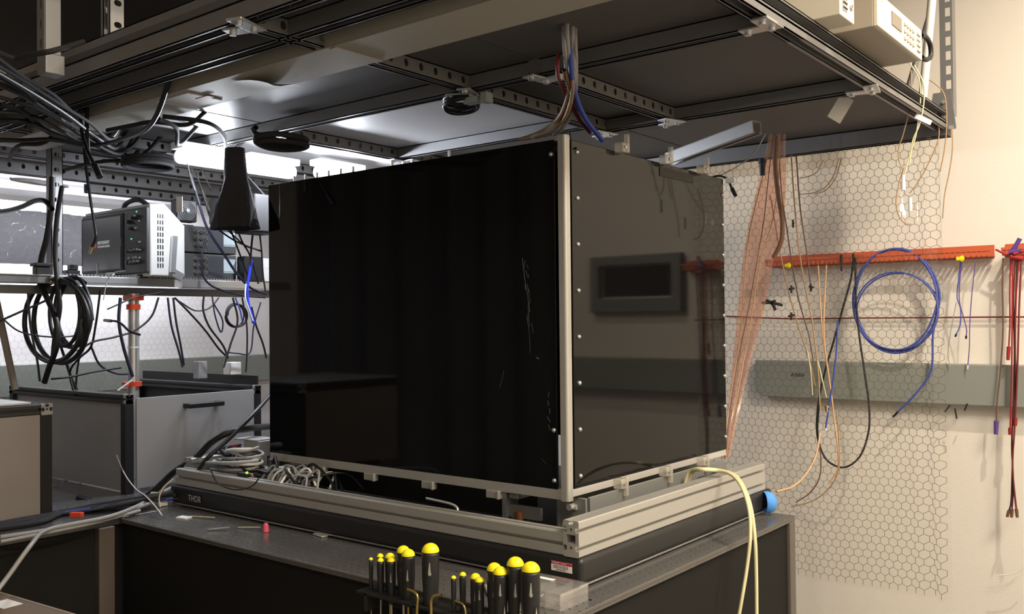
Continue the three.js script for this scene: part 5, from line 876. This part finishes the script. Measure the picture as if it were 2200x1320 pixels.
cable('blue_cable', 'blue cable hanging under the shelf end', M.cBlue, 0.003, [[-1.86,1.653,-.368],[-1.86,1.606,-.389],[-1.86,1.56,-.4]]);
for (const p of [[[-1.32,2.055,.183],[-1.312,2.006,.175],[-1.303,1.97,.168]], [[-1.313,2.05,.177],[-1.294,2.006,.161],[-1.278,1.955,.148],[-1.265,1.903,.136]], [[-1.286,2.04,.155],[-1.268,1.991,.14],[-1.259,1.969,.133]]]) cable('silver_wire', 'thin bright wire slanting under the LED battens', M.zincBright, 0.002, p, { group: 'bright wires under the LED battens' });
// --- cables along the rack at the upper left
const over = [
  [[-1.123,2.17,.833],[-1.219,2.17,.736],[-1.32,2.17,.656],[-1.431,2.17,.566],[-1.526,2.17,.467],[-1.608,2.17,.375]], [[-1.564,2.17,.56],[-1.705,2.17,.44],[-1.782,2.17,.328],[-1.74,2.17,.27],[-1.719,2.17,.241]], [[-1.399,2.16,.708],[-1.417,2.16,.65],[-1.548,2.16,.547],[-1.688,2.16,.433],[-1.783,2.16,.312],[-1.792,2.16,.243]], [[-.955,2.18,.902],[-.98,2.18,.85],[-.929,2.18,.841],[-.858,2.18,.821]],
  [[-2.274,2.15,.106],[-2.078,2.15,.115],[-1.971,2.15,.099],[-1.888,2.15,.065]], [[-1.548,2.17,.323],[-1.428,2.17,.311],[-1.326,2.17,.293],[-1.287,2.17,.206]], [[-1.192,2.15,.357],[-1.254,2.15,.266],[-1.492,2.15,.103]], [[-1.235,2.17,.316],[-1.209,2.17,.192],[-1.335,2.17,.04],[-1.609,2.17,-.166]], [[-2.221,2.15,.335],[-1.996,2.15,.415],[-1.873,2.15,.438],[-1.812,2.15,.406]],
];
for (const p of over) cable('rack_cable', 'dark cable lying along the underside of the overhead rack', M.cBlackSoft, 0.007, p.concat([(q => [q[0] - 0.05, YT + 0.045, q[2] - 0.1])(p[p.length - 1])]), { group: 'cables along the overhead rack' });
const intoRack = p => { const q = p[p.length - 1], o = p[p.length - 2]; return [q[0] + (q[0] - o[0]) * 0.5, YT + 0.045, q[2] + (q[2] - o[2]) * 0.5]; };
const slant = [
  [[-.984,2.16,.895],[-1.114,2.16,.759],[-1.275,2.16,.601],[-1.429,2.16,.444],[-1.631,2.16,.263]], [[-1.008,2.15,.886],[-1.161,2.15,.727],[-1.334,2.15,.559],[-1.557,2.15,.364],[-1.708,2.15,.206]], [[-1.196,2.17,.808],[-1.286,2.17,.695],[-1.471,2.17,.521],[-1.638,2.17,.353],[-1.655,2.17,.258]], [[-1.22,2.14,.799],[-1.274,2.14,.676],[-1.401,2.14,.541],[-1.591,2.14,.362],[-1.742,2.14,.17]],
  [[-1.501,2.16,.684],[-1.475,2.16,.599],[-1.587,2.16,.466],[-1.764,2.16,.274],[-1.766,2.16,.14]], [[-1.58,2.15,.652],[-1.527,2.15,.59],[-1.643,2.15,.44],[-1.766,2.15,.257],[-1.787,2.15,.076]], [[-.989,2.18,.893],[-1.132,2.18,.763],[-1.245,2.18,.64],[-1.438,2.18,.474]], [[-1.761,2.13,.578],[-1.717,2.13,.52],[-1.628,2.13,.461],[-1.63,2.13,.342],[-1.467,2.13,.321],[-1.136,2.13,.404]],
];
slant.forEach((p, i) => cable('rack_cable', 'dark cable slanting across the underside of the overhead rack by the slotted post', i % 3 ? M.cBlack : M.cBlackSoft, 0.0055 + 0.0015 * (i % 3), p.concat([intoRack(p)]), { group: 'dark cables slanting across the rack' }));
cable('straight_cable', 'dark cable hanging straight down from the front rack beam', M.cBlack, 0.007, [[-1.487,2.275,.42],[-1.487,2.175,.42],[-1.482,2.089,.42],[-1.477,2.045,.42]]);
cable('coaxial_lead', 'black coaxial lead with a bright ringed connector below the shelf', M.cBlack, 0.004, [[-1.609,1.515,.18],[-1.674,1.527,.18],[-1.722,1.55,.18],[-1.759,1.561,.18],[-1.797,1.563,.18]], { plugs: [[1, M.steel, 0.006, 0.045, 'bright ringed connector']] });
coil('black_cable_coil', 'black cable coil tied under the rack before the LED battens', M.cBlackSoft, 0.008, [-1.791,2.13,.042], 0.09, 0.06, 4, [0, 0, 1], [1, 0.1, 0], { s: 51, thick: 0.03 });
coil('black_cable_coil', 'dark cable coil tucked under the rack behind the LED battens', M.cBlackSoft, 0.008, [-1.093,2.13,-.007], 0.09, 0.06, 4, [0, 0, 1], [1, 0.1, 0], { s: 57, thick: 0.03 });
coil('white_cable', 'white cable loop lying under the rack at the left', M.cWhite, 0.004, [-2.533,2.13,.085], 0.11, 0.04, 2, [0, 0, 1], [1, 0.1, 0], { s: 63, thick: 0.01 });
single('small_adapter', [rbox(0.09, 0.045, 0.05, 0, 0.022, 0, 0.006, 1), rod([0.05, 0.04, 0], [0.13, 0.06, 0.01], 0.006), rod([0.13, 0.06, 0.01], [0.2, 0.045, 0.02], 0.006)], M.blackPlastic, 'black adapter with a cable on the front rack beam', 'adapter', [-.562,2.235,.521]);

renderer.render(scene, camera);
